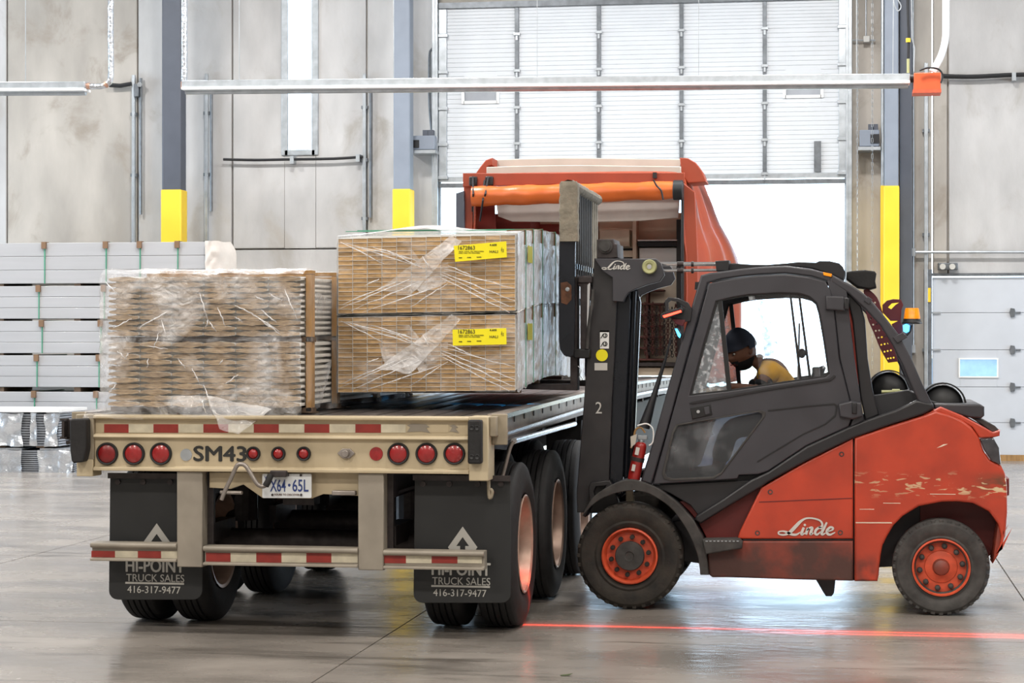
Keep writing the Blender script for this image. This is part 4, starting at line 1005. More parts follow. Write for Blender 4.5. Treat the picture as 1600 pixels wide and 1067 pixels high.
for k, (z0, z1, lab) in enumerate(((1.392, 1.800, 'film wrapped siding board pack resting on the trailer deck, under its twin'), (1.832, 2.203, 'film wrapped siding board pack with lumber battens on top, at the trailer rear left'))):
    t = thing('siding_pack', ((LX0+LX1)/2, YL+LLEN/2, z0), lab, 'board pack', 'film wrapped siding packs on the left of the trailer')
    th = (z1-z0)/NR; meshes = [siding_mesh(th*f) for f in (1.0, .96, 1.02)]
    for c in range(NB):
        for r in range(NR):
            board(random.choice(meshes), (LX0+BW*(c+.5)+random.uniform(-.002, .002), YL+random.uniform(0, .03), z0+th*(r+.5)+random.uniform(-.0015, .0015)), t)
    # grey film-covered interior so no gaps show daylight
    MB().box(LX0+.03, LX1-.05, YL+.08, YL+LLEN-.05, z0+.012, z1-.01).build('inner_stack', 'wood_side', t)
    # side slats between the boards (the packs' long side shows stacked edges)
    # posts on the right side
    for q, (pya) in enumerate((YL+.12, YL+.79, YL+2.0, YL+3.1)):
        MB().box(LX1+.004, LX1+.042, pya, pya+.085, z0-.03+dz(pya-YL), z1+.012+dz(pya-YL)).build('post', 'lumber', t, bev=.003)
        MB().box(LX0-.02, LX1+.05, pya, pya+.085, z0-.036+dz(pya-YL), z0-.004+dz(pya-YL)).build('bottom_batten', 'lumber_dark', t)
        if k: MB().box(LX0+.3 if q == 0 else LX0-.01, LX1+.045, pya, pya+.085, z1+.014+dz(pya-YL), z1+.038+dz(pya-YL)).build('top_batten', 'lumber', t, bev=.002)
    if k == 0:
        for q in (.25, 1.1, 2.2, 3.3):
            MB().box(LX0+.02, LX1+.03, YL+q, YL+q+.1, ZD+arch(YL+q)-.002, z0-.036+dz(q)).build('dunnage', 'lumber_dark', t)
    # film
    zt = z1+.02; zb = z0-.03
    def ff(u, v, z0=z0, z1=z1, k=k):
        x = LX0-.03+(LX1-LX0+.05)*u; z = zb+(zt-zb)*v
        low = 0
        if k == 0: low = -.05*max(0, 1-v*5)*(1+fbm((u*9, 1, 0), 1))
        p = Vector((x, YL-.03, z+low))
        return p+Vector((.012*fbm((u*7, v*4, k), 1.5), -.012-.028*abs(fbm((u*11, v*6, k+4), 1.2)), .01*fbm((u*5, v*4, 9), 1)))
    MB().grid(ff, 70, 36).build('film', 'film', t, smooth=70)
    def fs(u, v, z0=z0, z1=z1, k=k):
        y = YL-.02+LLEN*u; z = zb+(zt-zb)*v+dz(y-YL)
        return Vector((LX1+.046+.008*fbm((u*14, v*5, k), 1.5), y, z))
    MB().grid(fs, 60, 20).build('film_side', 'film_thin', t, smooth=70)
    def fl(u, v, k=k):
        return Vector((LX0-.035-.03*abs(fbm((u*9, v*4, k+7), 1.3)), YL-.02+LLEN*u, zb+(zt-zb)*v+dz(LLEN*u)))
    MB().grid(fl, 40, 14).build('film_side', 'film_dense', t, smooth=70)
    if k:
        def ft(u, v): return Vector((LX0-.03+(LX1-LX0+.06)*u, YL-.03+LLEN*v, z1+.045+.012*fbm((u*6, v*12, 2), 1.4)+dz(LLEN*v)-(.03 if v < .02 else 0)))
        MB().grid(ft, 30, 50).build('film_top', 'film_dense', t, smooth=70)
# hanging torn film over the rear beam
def strips(name, lines, parent, m='film_fold_glint', w=.006):  # ridges of folded film, whitened to stand in for bright streak highlights
    mb = MB()
    for ln in lines:
        pts = [Vector(p) for p in ln]; n = len(pts)
        mb.tube(pts, w, 4, rs=[w*(.35+1.0*math.sin(PI*min(1, (i+.35)/n)))*random.uniform(.7, 1.2) for i in range(n)])
    o = mb.build(name, m, parent, smooth=60); o['kind'] = 'stuff'; return o
packs = [o for o in bpy.data.objects if o.name.startswith('siding_pack')]
def zig(a, b, Y, n=7, j=1.5, dy=.05):
    return [P(a[0]+(b[0]-a[0])*i/n+random.uniform(-j, j)*(0 < i < n), a[1]+(b[1]-a[1])*i/n+random.uniform(-j, j)*(0 < i < n), Y-dy*math.sin(PI*i/n)) for i in range(n+1)]
YS = YL-.05
strips('film_fold_glints', [zig(a, b, YS, j=1.) for a, b in (((215, 513), (262, 487)), ((222, 508), (258, 490)), ((312, 457), (325, 500)), ((325, 500), (322, 512)), ((325, 500), (338, 518)), ((390, 487), (436, 518)), ((398, 492), (438, 522)), ((408, 484), (432, 504)), ((177, 512), (206, 498)), ((365, 476), (398, 492)), ((398, 462), (414, 470)), ((420, 458), (440, 470)), ((165, 440), (186, 462)), ((252, 500), (262, 530)), ((340, 480), (352, 510)), ((248, 520), (240, 545)), ((366, 495), (380, 503)), ((445, 452), (465, 500)))], packs[1], w=.0032)
strips('film_fold_glints', [zig(a, b, YS, j=1.2) for a, b in (((183, 548), (196, 562)), ((196, 562), (200, 552)), ((232, 560), (230, 575)), ((278, 560), (290, 575)), ((318, 600), (330, 640)), ((330, 640), (345, 650)), ((276, 622), (290, 634)), ((372, 640), (400, 652)), ((400, 652), (418, 640)), ((342, 570), (348, 562)), ((230, 540), (262, 545)), ((352, 600), (372, 585)), ((170, 615), (182, 600)), ((312, 620), (322, 646)), ((300, 575), (312, 600)))], packs[0], w=.003)
def drape(pts, name, parent, m='film', n=14):
    "small loose sheet through four photo-pixel corners, crumpled"
    a, b, c, d = [P(*q) for q in pts]
    def f(u, v):
        p = (a*(1-u)+b*u)*(1-v)+(d*(1-u)+c*u)*v
        return p+Vector((.01*fbm(p, 9), -.03*abs(fbm(p+Vector((0, 0, 5)), 8)), .012*fbm(p+Vector((4, 0, 0)), 9)))
    return MB().grid(f, n, n).build(name, m, parent, smooth=70)
drape(((325, 618, YS-.04), (425, 640, YS-.04), (372, 678, YR-.06), (344, 672, YR-.06)), 'loose_film', packs[0], 'film_dense')
drape(((150, 610, YS-.02), (215, 625, YS-.02), (225, 655, YR-.02), (128, 652, YR-.02)), 'loose_film', packs[0], 'film')
drape(((240, 618, YS-.02), (330, 618, YS-.02), (340, 655, YR-.0), (285, 650, YR-.0)), 'loose_film', packs[0], 'film')
drape(((468, 600, 13.0), (520, 560, 13.6), (500, 638, 13.3), (478, 642, 12.95)), 'loose_film', packs[0], 'film_dense')
drape(((478, 450, 12.98), (523, 470, 13.6), (520, 530, 13.6), (480, 525, 12.98)), 'loose_film', packs[1], 'film')
# --- right load: two packs held on the forks
YG = 13.5; GX0, GX1 = PX(528, YG), PX(805, YG); GLEN = 3.5
sag_ = lambda s: .092*s-.0262*s*s
NC, NRW = 12, 17; CW = (GX1-GX0)/NC
def plank_mesh(h, n=6):
    mb = MB(); rings = []
    for i in range(n+1):
        y = GLEN*i/n; rings.append([mb.bm.verts.new((x, y, z+sag_(y))) for x, z in ((-CW/2+.0007, -h/2), (CW/2-.0007, -h/2), (CW/2-.0007, h/2), (-CW/2+.0007, h/2))])
    for a, b in zip(rings, rings[1:]):
        for q in range(4): mb.bm.faces.new((a[q], b[q], b[(q+1) % 4], a[(q+1) % 4]))
    inn = [mb.bm.verts.new((v.co.x*.98, 0, v.co.z*.92)) for v in rings[0]]; rec = [mb.bm.verts.new((v.co.x, .004, v.co.z)) for v in inn]
    for q in range(4):
        mb.bm.faces.new((rings[0][q], rings[0][(q+1) % 4], inn[(q+1) % 4], inn[q])).material_index = 1
        mb.bm.faces.new((inn[q], inn[(q+1) % 4], rec[(q+1) % 4], rec[q])).material_index = 1
    mb.bm.faces.new(rec); mb.bm.faces.new(rings[-1][::-1])
    bmesh.ops.recalc_face_normals(mb.bm, faces=mb.bm.faces)
    me = bpy.data.meshes.new('plank'); mb.bm.to_mesh(me); mb.bm.free(); me.materials.append(MATS['wood_end']); me.materials.append(MATS['wood_side'])
    for p in me.polygons:
        if abs(p.normal.y) < .6: p.material_index = 1
    return me
gp = []
for k, (za, zb_, lab) in enumerate(((PZ(613, YG, 528), PZ(496, YG, 528), 'lower wood plank pack with yellow tag, carried on the forklift forks'), (PZ(490, YG, 528), PZ(373, YG, 528), 'upper wood plank pack with yellow tag, stacked on another pack on the forks'))):
    t = thing('plank_pack', ((GX0+GX1)/2, YG+GLEN/2, za), lab, 'plank pack', 'wrapped plank packs on the forks'); gp.append(t)
    th = (zb_-za)/NRW; me1 = plank_mesh(th*.965)
    tilt = .018
    for c in range(NC):
        for r in range(NRW):
            x = GX0+CW*(c+.5)
            o = bpy.data.objects.new('plank', me1); C.objects.link(o); o.parent = t
            o.location = Vector((x, YG+random.uniform(0, .006), za+th*(r+.5)+tilt*(c/NC)))-WL[t]
    # painted side wrap, straps, corner edges
    def side(u, v, za=za, zb_=zb_):
        y = YG+.005+GLEN*u; return Vector((GX1+.012+.010*abs(fbm((u*22, v*6, k), 1.3)), y, za-.01+tilt+(zb_-za+.02)*v+sag_(y-YG)+(-.02*abs(fbm((u*16, 0, k), 1)) if v == 0 else 0)))
    MB().grid(side, 90, 16).build('side_wrap', 'film_side', t, smooth=70)
    def lside(u, v, za=za, zb_=zb_):
        y = YG+.005+GLEN*u; return Vector((GX0-.008-.008*abs(fbm((u*18, v*6, k), 1.3)), y, za-.01+(zb_-za+.02)*v+sag_(y-YG)))
    MB().grid(lside, 50, 10).build('side_wrap', 'film_side', t, smooth=70)
    def top(u, v, zb_=zb_):
        y = YG-.0+GLEN*v; bul = .05*math.exp(-((u-.42)/.22)**2)*math.exp(-((v-.12)/.25)**2) if k else 0
        return Vector((GX0-.01+(GX1-GX0+.03)*u, y, zb_+.014+tilt*u+sag_(y-YG)+bul+.006*fbm((u*8, v*14, 2), 1.3)))
    MB().grid(top, 30, 40).build('top_wrap', 'film_side' if k else 'wood_side', t, smooth=70)
    for q, s in enumerate((.28, .62, 1.05, 1.7, 2.6)):
        zs = zb_+tilt+sag_(s)
        MB().box(GX1+.014, GX1+.022, YG+s, YG+s+.045, zs-.075, zs+.016).box(GX1-.10, GX1+.022, YG+s, YG+s+.045, zs+.012, zs+.020).build('corner_edge', 'cardboard', t)
        MB().box(GX1+.022, GX1+.026, YG+s+.016, YG+s+.026, za+tilt+sag_(s)-.01, zs+.02).box(GX0-.02, GX1+.025, YG+s+.016, YG+s+.026, zs+.018, zs+.023).build('strap', 'strap_green', t)
    zs = zb_+tilt+sag_(.45)
    MB().box(GX1+.024, GX1+.027, YG+.38, YG+.58, zs-.20, zs-.09).build('side_tag', 'tag_olive', t)
    for s in (.25, 1.1, 2.3, 3.2):
        MB().box(GX0+.01, GX1-.01, YG+s, YG+s+.08, za-.03+sag_(s)+.002, za-.002+sag_(s)).build('spacer', 'lumber_dark', t)
    # film on the front
    def ff(u, v, za=za, zb_=zb_):
        x = GX0-.005+(GX1-GX0+.01)*u; z = za-.01+(zb_-za+.02)*v
        return Vector((x, YG-.012-.022*abs(fbm((u*9, v*5, k+2), 1.4)), z+tilt*u))
    MB().grid(ff, 60, 30).build('film', 'film_load', t, smooth=70)
    dyp = 0 if k else 123
    YY = YG-.04
    L = lambda *q: [zig((a, b+dyp), (c, d+dyp), YY, j=1.) for a, b, c, d in q]
    strips('film_fold_glints', L((532, 378, 600, 412), (540, 380, 640, 404), (556, 386, 660, 418), (580, 385, 655, 408), (600, 390, 662, 420), (690, 425, 805, 470), (694, 420, 802, 450), (688, 428, 800, 480), (686, 432, 796, 488), (700, 415, 740, 432), (535, 476, 620, 440), (532, 482, 640, 436), (548, 486, 655, 440), (570, 446, 592, 436), (566, 488, 690, 446), (700, 442, 640, 480), (660, 400, 672, 420)), t, w=.0032)
    drape(((590, 452+dyp, YY), (640, 462+dyp, YY), (722, 376+dyp, YY), (706, 368+dyp, YY)), 'film_twist', t, 'film_dense')
    drape(((585, 390+dyp, YY+.01), (640, 385+dyp, YY+.01), (680, 440+dyp, YY+.01), (605, 455+dyp, YY+.01)), 'film_twist', t, 'film')
    drape(((640, 430+dyp, YY+.01), (700, 410+dyp, YY+.01), (700, 440+dyp, YY+.01), (655, 460+dyp, YY+.01)), 'film_twist', t, 'film')
    # tag with print
    Yt = YG-.052; q = ((709, 384), (791, 377), (792, 402), (711, 409)) if k else ((707, 515), (791, 512.5), (791.5, 538), (707.5, 540))
    tgo = plate('tag', XZ(q, Yt), 'tag_yellow', t, Yt, Yt+.003, bev=.0008)
    oy = q[0][1]
    sl = 3 if k else 1
    text('1672863', 'tag_lettering', (716, oy+0, 742, oy+6.2), Yt-.0005, 'ink', tgo)
    text('4.600', 'tag_lettering', (765, oy-sl, 776, oy+3.2-sl), Yt-.0005, 'ink', tgo, bold=.01)
    text('HALI', 'tag_lettering', (765, oy+10-sl, 778, oy+14-sl), Yt-.0005, 'ink', tgo)
    for row, (xa, xb) in ((8, (717, 756)), (10.5, (717, 750)), (18, (717, 722)), (17.5, (730, 736)), (17, (745, 752))):
        text('FSC MIX 70 PRIMED', 'tag_small_print', (xa, oy+row, xb, oy+row+1.5), Yt-.0005, 'ink', tgo)
    text('4 x', 'tag_small_print', (783, oy+2, 787, oy+10), Yt-.0005, 'ink', tgo)
# ================================================================== THE FORKLIFT
FY = 14.30; FYB = 15.66; FC = (FY+FYB)/2
fl = thing('forklift', (P(1230, 900, FC).x, FC, 0), 'orange-red and black enclosed-cab forklift carrying wood packs beside the trailer', 'forklift')
def F(pts, Y=FY): return XZ(pts, Y)
def fplate(name, pts, m, y0, y1, holes=(), bev=.006, parent=None, Y=FY):
    return plate(name, F(pts, Y), m, parent or fl, y0, y1, [F(h, Y) for h in holes], bev)
# --- body
side_pts = [(1189, 762), (1225, 741), (1260, 721), (1333, 684.5), (1333, 842), (1152, 842), (1156, 830)]
fplate('side_panel', side_pts, 'orange_paint', FY, FY+.05, bev=.012)
fplate('side_panel', side_pts, 'orange_paint', FYB-.05, FYB, bev=.012)
sill_pts = [(1104, 845), (1333, 845), (1333, 907.5), (1240, 905.5), (1138, 902), (1113, 902), (1107, 897)]
fplate('sill', sill_pts, 'orange_dirty', FY-.005, FY+.2, bev=.012); fplate('sill', sill_pts, 'orange_dirty', FYB-.2, FYB, bev=.012)
fplate('front_recess', [(1060, 785), (1150, 770), (1200, 745), (1192, 765), (1152, 846), (1104, 846), (1090, 818), (1075, 800)], 'red_dark', FY+.09, FYB-.09)
fplate('chassis', [(1040, 820), (1150, 810), (1330, 700), (1440, 700), (1440, 890), (1340, 895), (1110, 890), (1040, 880)], 'dark', FY+.28, FYB-.28)
arch_pts = [(1562, 857), (1564, 837), (1559, 818), (1545, 799), (1520, 786), (1495, 783.5), (1471, 784), (1435, 791), (1411, 806), (1396, 821), (1386, 838), (1379, 852), (1376, 868), (1374, 884), (1373, 898)]
cw = [(1335, 684), (1390, 665), (1443, 648.5), (1462, 642), (1482, 647), (1503, 656), (1518, 667), (1530, 684), (1537, 705), (1547, 719), (1564, 727), (1571, 741), (1573.5, 760), (1574, 800), (1572, 826), (1567, 850), (1559, 868), (1551, 881)]+arch_pts+[(1371, 908), (1335, 908)]
for a, b in ((FY-.01, FY+.30), (FYB-.30, FYB+.01)): fplate('counterweight_side', cw, 'paint_worn', a, b, bev=.016)
core = [(1335, 684), (1443, 648.5), (1482, 647), (1503, 656), (1530, 684), (1547, 719), (1564, 727), (1571, 741), (1574, 800), (1572, 826), (1567, 850), (1559, 868), (1545, 880), (1440, 884), (1335, 890)]
fplate('counterweight', core, 'red_dark', FY+.29, FYB-.29, bev=.01)
fplate('hood', [(1443, 647.5), (1470, 635.5), (1503, 649), (1530, 663), (1552, 675.5), (1563, 672), (1562, 681), (1550, 684), (1531, 684.5), (1519, 667), (1495, 654), (1468, 644.5), (1446, 649.5)], 'orange_paint', FY+.0, FYB-.0, bev=.01)
fplate('hood_cap', [(1513, 651), (1536, 656), (1556, 666), (1564, 674), (1560, 681), (1552, 676), (1534, 663)], 'rubber_grey', FY+.08, FYB-.08, bev=.006)
tl = fplate('rear_lamp', [(1531.5, 686), (1552, 684), (1561, 700), (1564, 726), (1549, 720), (1538, 703)], 'lamp_dark', FY-.018, FY+.12, bev=.008)
fplate('rear_bumper', [(1570, 748), (1577.5, 748), (1577.5, 774), (1570, 777)], 'red_dark', FY+.03, FYB-.03)
fplate('rear_step', [(1563, 798), (1574, 798), (1571, 838), (1560, 866), (1552, 878)], 'orange_dirty', FY+.02, FY+.34)
# scuffs of bare filler on the counterweight
for pts in ([(1453, 771.2), (1493, 771.6), (1493, 772.6), (1453, 772.2)], [(1337, 815.5), (1393, 815.6), (1394, 817.4), (1337, 817.2)], [(1463, 700), (1474, 694), (1481, 693.5), (1472, 697.5)], [(1343, 795), (1366, 795), (1366, 796), (1343, 795.8)], [(1380, 785.4), (1407, 785.6), (1407, 786.6), (1380, 786.2)]):
    fplate('scratch', pts, 'bulkhead', FY-.0112, FY-.009, bev=.0004)
# seams & screws
fplate('panel_seam', [(1332.6, 686), (1335.4, 685), (1335.4, 907), (1332.6, 907)], 'black', FY+.02, FY+.06)
fplate('panel_seam', [(1160, 841.8), (1333, 841.8), (1333, 845.5), (1160, 845.5)], 'black', FY+.012, FY+.06)
fplate('panel_crease', [(1186, 783.5), (1332, 777.5), (1332, 779), (1186, 785.2)], 'red_dark', FY-.002, FY+.01, bev=.0005)
for q in ((1203.5, 768.5), (1183.5, 832.5), (1315, 709.5), (1313, 832)):
    c = P(*q, FY); o = MB().lathe([(.017, -.003), (.012, -.004), (.010, .0), (.0005, .001)], c, 'Y', 14).build('panel_screw', 'rubber_grey', fl)
# --- lettering
def brand(parent, x0, y0, wd, Y, m):
    s = wd/92.0
    f = lambda pts: [(x0+a*s, y0+b*s) for a, b in pts]
    st = [(f([(64, 15.6), (69, 14.5), (69.5, 9.5), (65, 4.5), (54, 1.6), (44, 2), (36, 6.5), (29, 13.5), (22, 20.8), (16, 25.6), (9, 27.6), (2, 26.2), (2, 22.8), (8, 21.8), (14, 23.2), (21, 26.4), (29, 27.2), (36, 23)]), (2*s, 3.6*s, 3*s, 2.6*s, 2.4*s, 3*s, 5*s, 5.6*s, 5*s, 3*s, 2.4*s, 2.4*s, 2.2*s, 3.2*s, 4*s, 3.4*s, 1.4*s)),
          (f([(41, 16), (37.6, 24.5), (38.6, 27), (42.5, 24.5)]), (3.8*s, 4.4*s, 1.4*s)),
          (f([(47.5, 16.5), (44, 27)]), (3.8*s, 4.2*s)), (f([(45.5, 21), (50, 16.6), (54, 16.6), (52.5, 22), (51.6, 26.6), (56, 24.5)]), (1.4*s, 3*s, 4.4*s, 4.4*s, 1.4*s)),
          (f([(70, 18), (65, 16.4), (60, 20), (58.6, 25), (62, 27), (67.5, 22.5)]), (3*s, 3.8*s, 4*s, 3.4*s, 1.6*s)), (f([(77, 8), (73, 16), (69, 24), (70.4, 27), (75, 24.5)]), (2.6*s, 4.4*s, 4*s, 1.4*s)),
          (f([(78, 22.5), (85, 20), (86.6, 17), (82.5, 15.6), (77.6, 20), (77.4, 25), (82, 27.3), (90, 23.5)]), (1.4*s, 3*s, 3.4*s, 4*s, 4*s, 1.2*s))]
    o = ribbon('logo_lettering', st, m, parent, Y)
    c = P(x0+42.5*s, y0+12.3*s, Y); MB().sphere(c, .0085*s, (1, .2, 1), 10, 6).build('logo_dot', m, parent)
brand(fl, 1215, 808, 92, FY-.006, 'label')
# --- black waist band, lower cab side, fender, step
band = [(1458, 631), (1459, 638), (1443, 646.8), (1390, 664), (1334, 683.8), (1300, 700), (1260, 720), (1200, 753), (1189, 761), (1140, 790), (1095, 818), (1085, 812), (1088, 805), (1130, 779), (1172, 750), (1200, 737), (1260, 697), (1326, 667), (1350, 657), (1400, 640), (1432, 625)]
fplate('waist_band', band, 'cab_black', FY-.02, FY+.10, bev=.014); fplate('waist_band', band, 'cab_black', FYB-.10, FYB+.02, bev=.014)
lower = [(1000, 752), (1020, 758), (1172, 751), (1095, 812), (1078, 790), (1047, 772), (1012, 757)]
fplate('lower_panel', lower, 'cab_black', FY+.04, FY+.09); fplate('lower_panel', lower, 'cab_black', FYB-.09, FYB-.04)
fplate('inner_fender', [(1010, 752), (1180, 752), (1110, 800), (1108, 850), (1098, 890), (1090, 850), (1070, 810), (1040, 778), (1010, 762)], 'black', FY+.30, FYB-.30)
fplate('lower_body', [(1100, 760), (1180, 755), (1330, 690), (1440, 660), (1440, 700), (1330, 760), (1100, 840)], 'dark', FY+.10, FYB-.10)
fo = cr([(911, 806), (915, 796), (926, 778), (938, 768), (951, 760), (968, 752), (986, 748.5), (1000, 751), (1012, 755), (1030, 763), (1047, 775), (1062, 787), (1075, 802), (1085, 813), (1093, 828), (1100, 842), (1103, 856), (1106, 878), (1108, 897)], 2)
fi = cr([(911, 806), (925, 790), (940, 779), (953, 773.5), (970, 768), (986, 766), (1000, 766.5), (1016, 771), (1032, 780), (1047, 791), (1058, 803), (1067, 816), (1075, 829), (1082, 843), (1088, 858), (1092, 872), (1095, 897)], 2)[::-1]
for a, b in ((FY-.05, FY+.02), (FYB-.02, FYB+.05)): fplate('fender', fo+fi, 'rubber_grey', a, b, bev=.006)
fo2 = [(x, y) for x, y in fo]; fi2 = [(x+(984-x)*.04, y+(867-y)*.04) for x, y in fo][::-1]
for a, b in ((FY+.01, FY+.26), (FYB-.26, FYB-.01)): fplate('fender_top', fo2+fi2, 'cab_black', a, b, bev=.003)
st = fplate('step', rnd(F([(1099, 841), (1160, 840), (1161, 854), (1140, 858), (1104, 864)]), .01) and [(1099, 841), (1156, 840), (1161, 845), (1160, 855), (1140, 858), (1104, 864)], 'rubber_grey', FY-.10, FY+.06, bev=.01)
for k in range(9): fplate('tread_stud', [(1104+k*6, 842.5), (1107.5+k*6, 842.5), (1107.5+k*6, 844.2), (1104+k*6, 844.2)], 'galv', FY-.103, FY-.095, bev=.001)
fplate('front_support', [(975, 768), (986, 768), (990, 800), (976, 800)], 'cream_dirty', FY+.10, FY+.16)
fplate('axle_housing', [(930, 850), (1040, 850), (1040, 885), (930, 885)], 'dark', FY+.26, FYB-.26)
fplate('ground_strap', [(1270, 903), (1306, 903), (1303, 931), (1299, 936), (1290, 936), (1286, 930)], 'cab_black', FY+.16, FY+.24)
# --- wheels
def fork_tyre(cpx, rpx, m, w=.24, y0=FY-.03, lug=30):
    c = P(*cpx, FY); r = (P(cpx[0]+rpx, cpx[1], FY).x-c.x)
    c.z = r; c.y = 0
    def one(near):
        Yf = y0 if near else (FYB+(FY-y0)-w)
        wl = thing('wheel', (c.x, Yf+w/2, c.z), None, None); wl.parent = fl; wl.location = WL[wl]-WL[fl]
        cc = (c.x, Yf, c.z)
        pf = [(r*.52, .035), (r*.55, .02), (r*.62, .008), (r*.66, .014), (r*.72, .004), (r*.80, -.004), (r*.90, .0), (r*.96, .018), (r*.99, .045), (r, .07), (r, w-.07), (r*.96, w-.018), (r*.72, w-.004), (r*.52, w-.03)]
        t = MB().lathe(pf, cc, 'Y', 64, close=True).build('tyre', m, wl, smooth=30)
        mb = MB()
        for k in range(lug):
            a = 2*PI*k/lug; q = Matrix.Rotation(-a, 3, 'Y'); p = Vector(cc)+q @ Vector((r*.955, .04, 0))
            mb.box(p.x-r*.036, p.x+r*.034, p.y-.030, p.y+.05, p.z-.014, p.z+.014, rot=q)
        tag(mb.build('tread_lugs', m, wl, bev=.004), kind='stuff')
        s = -1 if near else 1
        return wl, cc, r
    return one
def front_rim(wl, cc, r, near):
    yb = cc[1] if near else cc[1]+.24; s = 1 if near else -1; c0 = (cc[0], yb, cc[2])
    k = s
    MB().lathe([(r*.53, k*.03), (r*.525, k*.004), (r*.50, k*.0), (r*.475, k*.01), (r*.46, k*.04), (r*.44, k*.055), (r*.27, k*.052), (.02, k*.052)], c0, 'Y', 44).build('rim', 'rim_orange', wl, smooth=32)
    MB().lathe([(r*.275, k*.055), (r*.275, k*.02), (r*.26, k*.004), (r*.09, k*.0), (r*.08, k*.006), (.0005, k*.006)], c0, 'Y', 32).build('hub_cap', 'rubber_grey', wl, smooth=32)
    for j in range(10):
        a = 2*PI*(j+.3)/10; p = Vector(c0)+Vector((math.cos(a)*r*.355, 0, math.sin(a)*r*.355))
        MB().cyl(p+Vector((0, k*.052, 0)), p+Vector((0, k*.018, 0)), .016, 8).cyl(p+Vector((0, k*.018, 0)), p+Vector((0, k*.010, 0)), .010, 8).build('wheel_nut', 'rubber_dusty', wl)
def rear_rim(wl, cc, r, near):
    yb = cc[1] if near else cc[1]+.24; k = 1 if near else -1; c0 = (cc[0], yb, cc[2])
    MB().lathe([(r*.60, k*.02), (r*.595, k*-.002), (r*.57, k*-.004), (r*.55, k*.006), (r*.545, k*.06), (r*.34, k*.062), (r*.33, k*.055), (r*.16, k*.04), (r*.14, k*.04)], c0, 'Y', 44).build('rim', 'rim_orange', wl, smooth=32)
    MB().lathe([(r*.18, k*.045), (r*.15, k*.0), (r*.10, -k*.01), (.0005, -k*.012)], c0, 'Y', 24).build('hub_cap', 'orange_dirty', wl, smooth=40)
    for j in range(10):
        a = 2*PI*(j+.25)/10; p = Vector(c0)+Vector((math.cos(a)*r*.44, 0, math.sin(a)*r*.44))
        MB().cyl(p+Vector((0, k*.062, 0)), p+Vector((0, k*.03, 0)), .019, 8).sphere(p+Vector((0, k*.03, 0)), .017, (1, 1, 1), 8, 6).build('wheel_nut', 'rubber_grey', wl, smooth=60)
tf = fork_tyre((984, 866), 83.5, 'rubber_dusty', lug=34)
for nr_ in (True, False): front_rim(*tf(nr_), nr_)
tb = fork_tyre((1470.5, 882), 77, 'rubber_grey', lug=36)
for nr_ in (True, False): rear_rim(*tb(nr_), nr_)
# --- cab frames and doors (both sides)
roof = [(1095, 430), (1110, 426), (1128, 424), (1156, 420), (1186, 417), (1227, 415), (1268, 420), (1299, 428.5)]
frame_o = [(1001, 752), (1023, 680), (1045, 600), (1070, 515)]+roof
frame_i = [(1299, 441), (1268, 432), (1227, 427), (1186, 429), (1156, 432), (1128, 436), (1106, 442), (1085, 515), (1062, 600), (1040, 680), (1018, 757)]
guard_o = [(1299, 428.5), (1320, 440), (1332, 446), (1348, 457), (1363, 471), (1383, 495), (1404, 522), (1423, 557), (1441, 599), (1458, 633)]
guard_i = [(1436, 630), (1425, 606), (1411, 572), (1395, 540), (1376, 509), (1352, 483), (1325, 458), (1299, 441)]
bp = [(1290, 430), (1322, 444), (1328, 500), (1335, 560), (1350, 657), (1327, 669), (1334, 650), (1312, 560), (1303, 480)]
bp2 = [(1322, 455), (1346, 478), (1352, 500), (1356, 560), (1364, 610), (1374, 648), (1352, 658), (1344, 620), (1338, 560), (1332, 500)]
door = [(1020, 757), (1041, 682), (1063, 602), (1087, 517), (1107.5, 443), (1130, 438), (1158, 433.5), (1186, 430.5), (1227, 428.5), (1265, 433), (1290, 440), (1298, 455), (1303, 480), (1311, 560), (1333, 645), (1326, 666), (1295, 680), (1260, 696), (1200, 736), (1184, 741), (1155, 742), (1152, 748), (1028, 756)]
win_h = [(1119, 470.5), (1145, 464.5), (1169, 460.5), (1218, 457.5), (1248, 458.5), (1264, 463), (1276, 473), (1281, 490), (1288, 530), (1296, 584), (1290, 589), (1240, 596), (1139, 611), (1077.5, 618), (1098, 542)]
low_h = [(1058, 664), (1085, 659), (1113, 654.5), (1150, 648), (1187, 642.5), (1193, 645), (1193, 651), (1160, 695), (1127, 739), (1115, 746), (1050, 749), (1040, 746), (1037, 738), (1052, 675)]
for a, b in ((FY, FY+.07), (FYB-.07, FYB)):
    fplate('cab_frame', frame_o+frame_i, 'cab_dark', a, b, bev=.012)
    fplate('overhead_guard', guard_o+guard_i, 'cab_dark', a, b, bev=.012)
    fplate('door_post', bp, 'cab_dark', a+.002, b-.002, bev=.008)
    fplate('rear_post', bp2, 'cab_black', a+.05, b+.0 if a > 15 else b+.05, bev=.01)
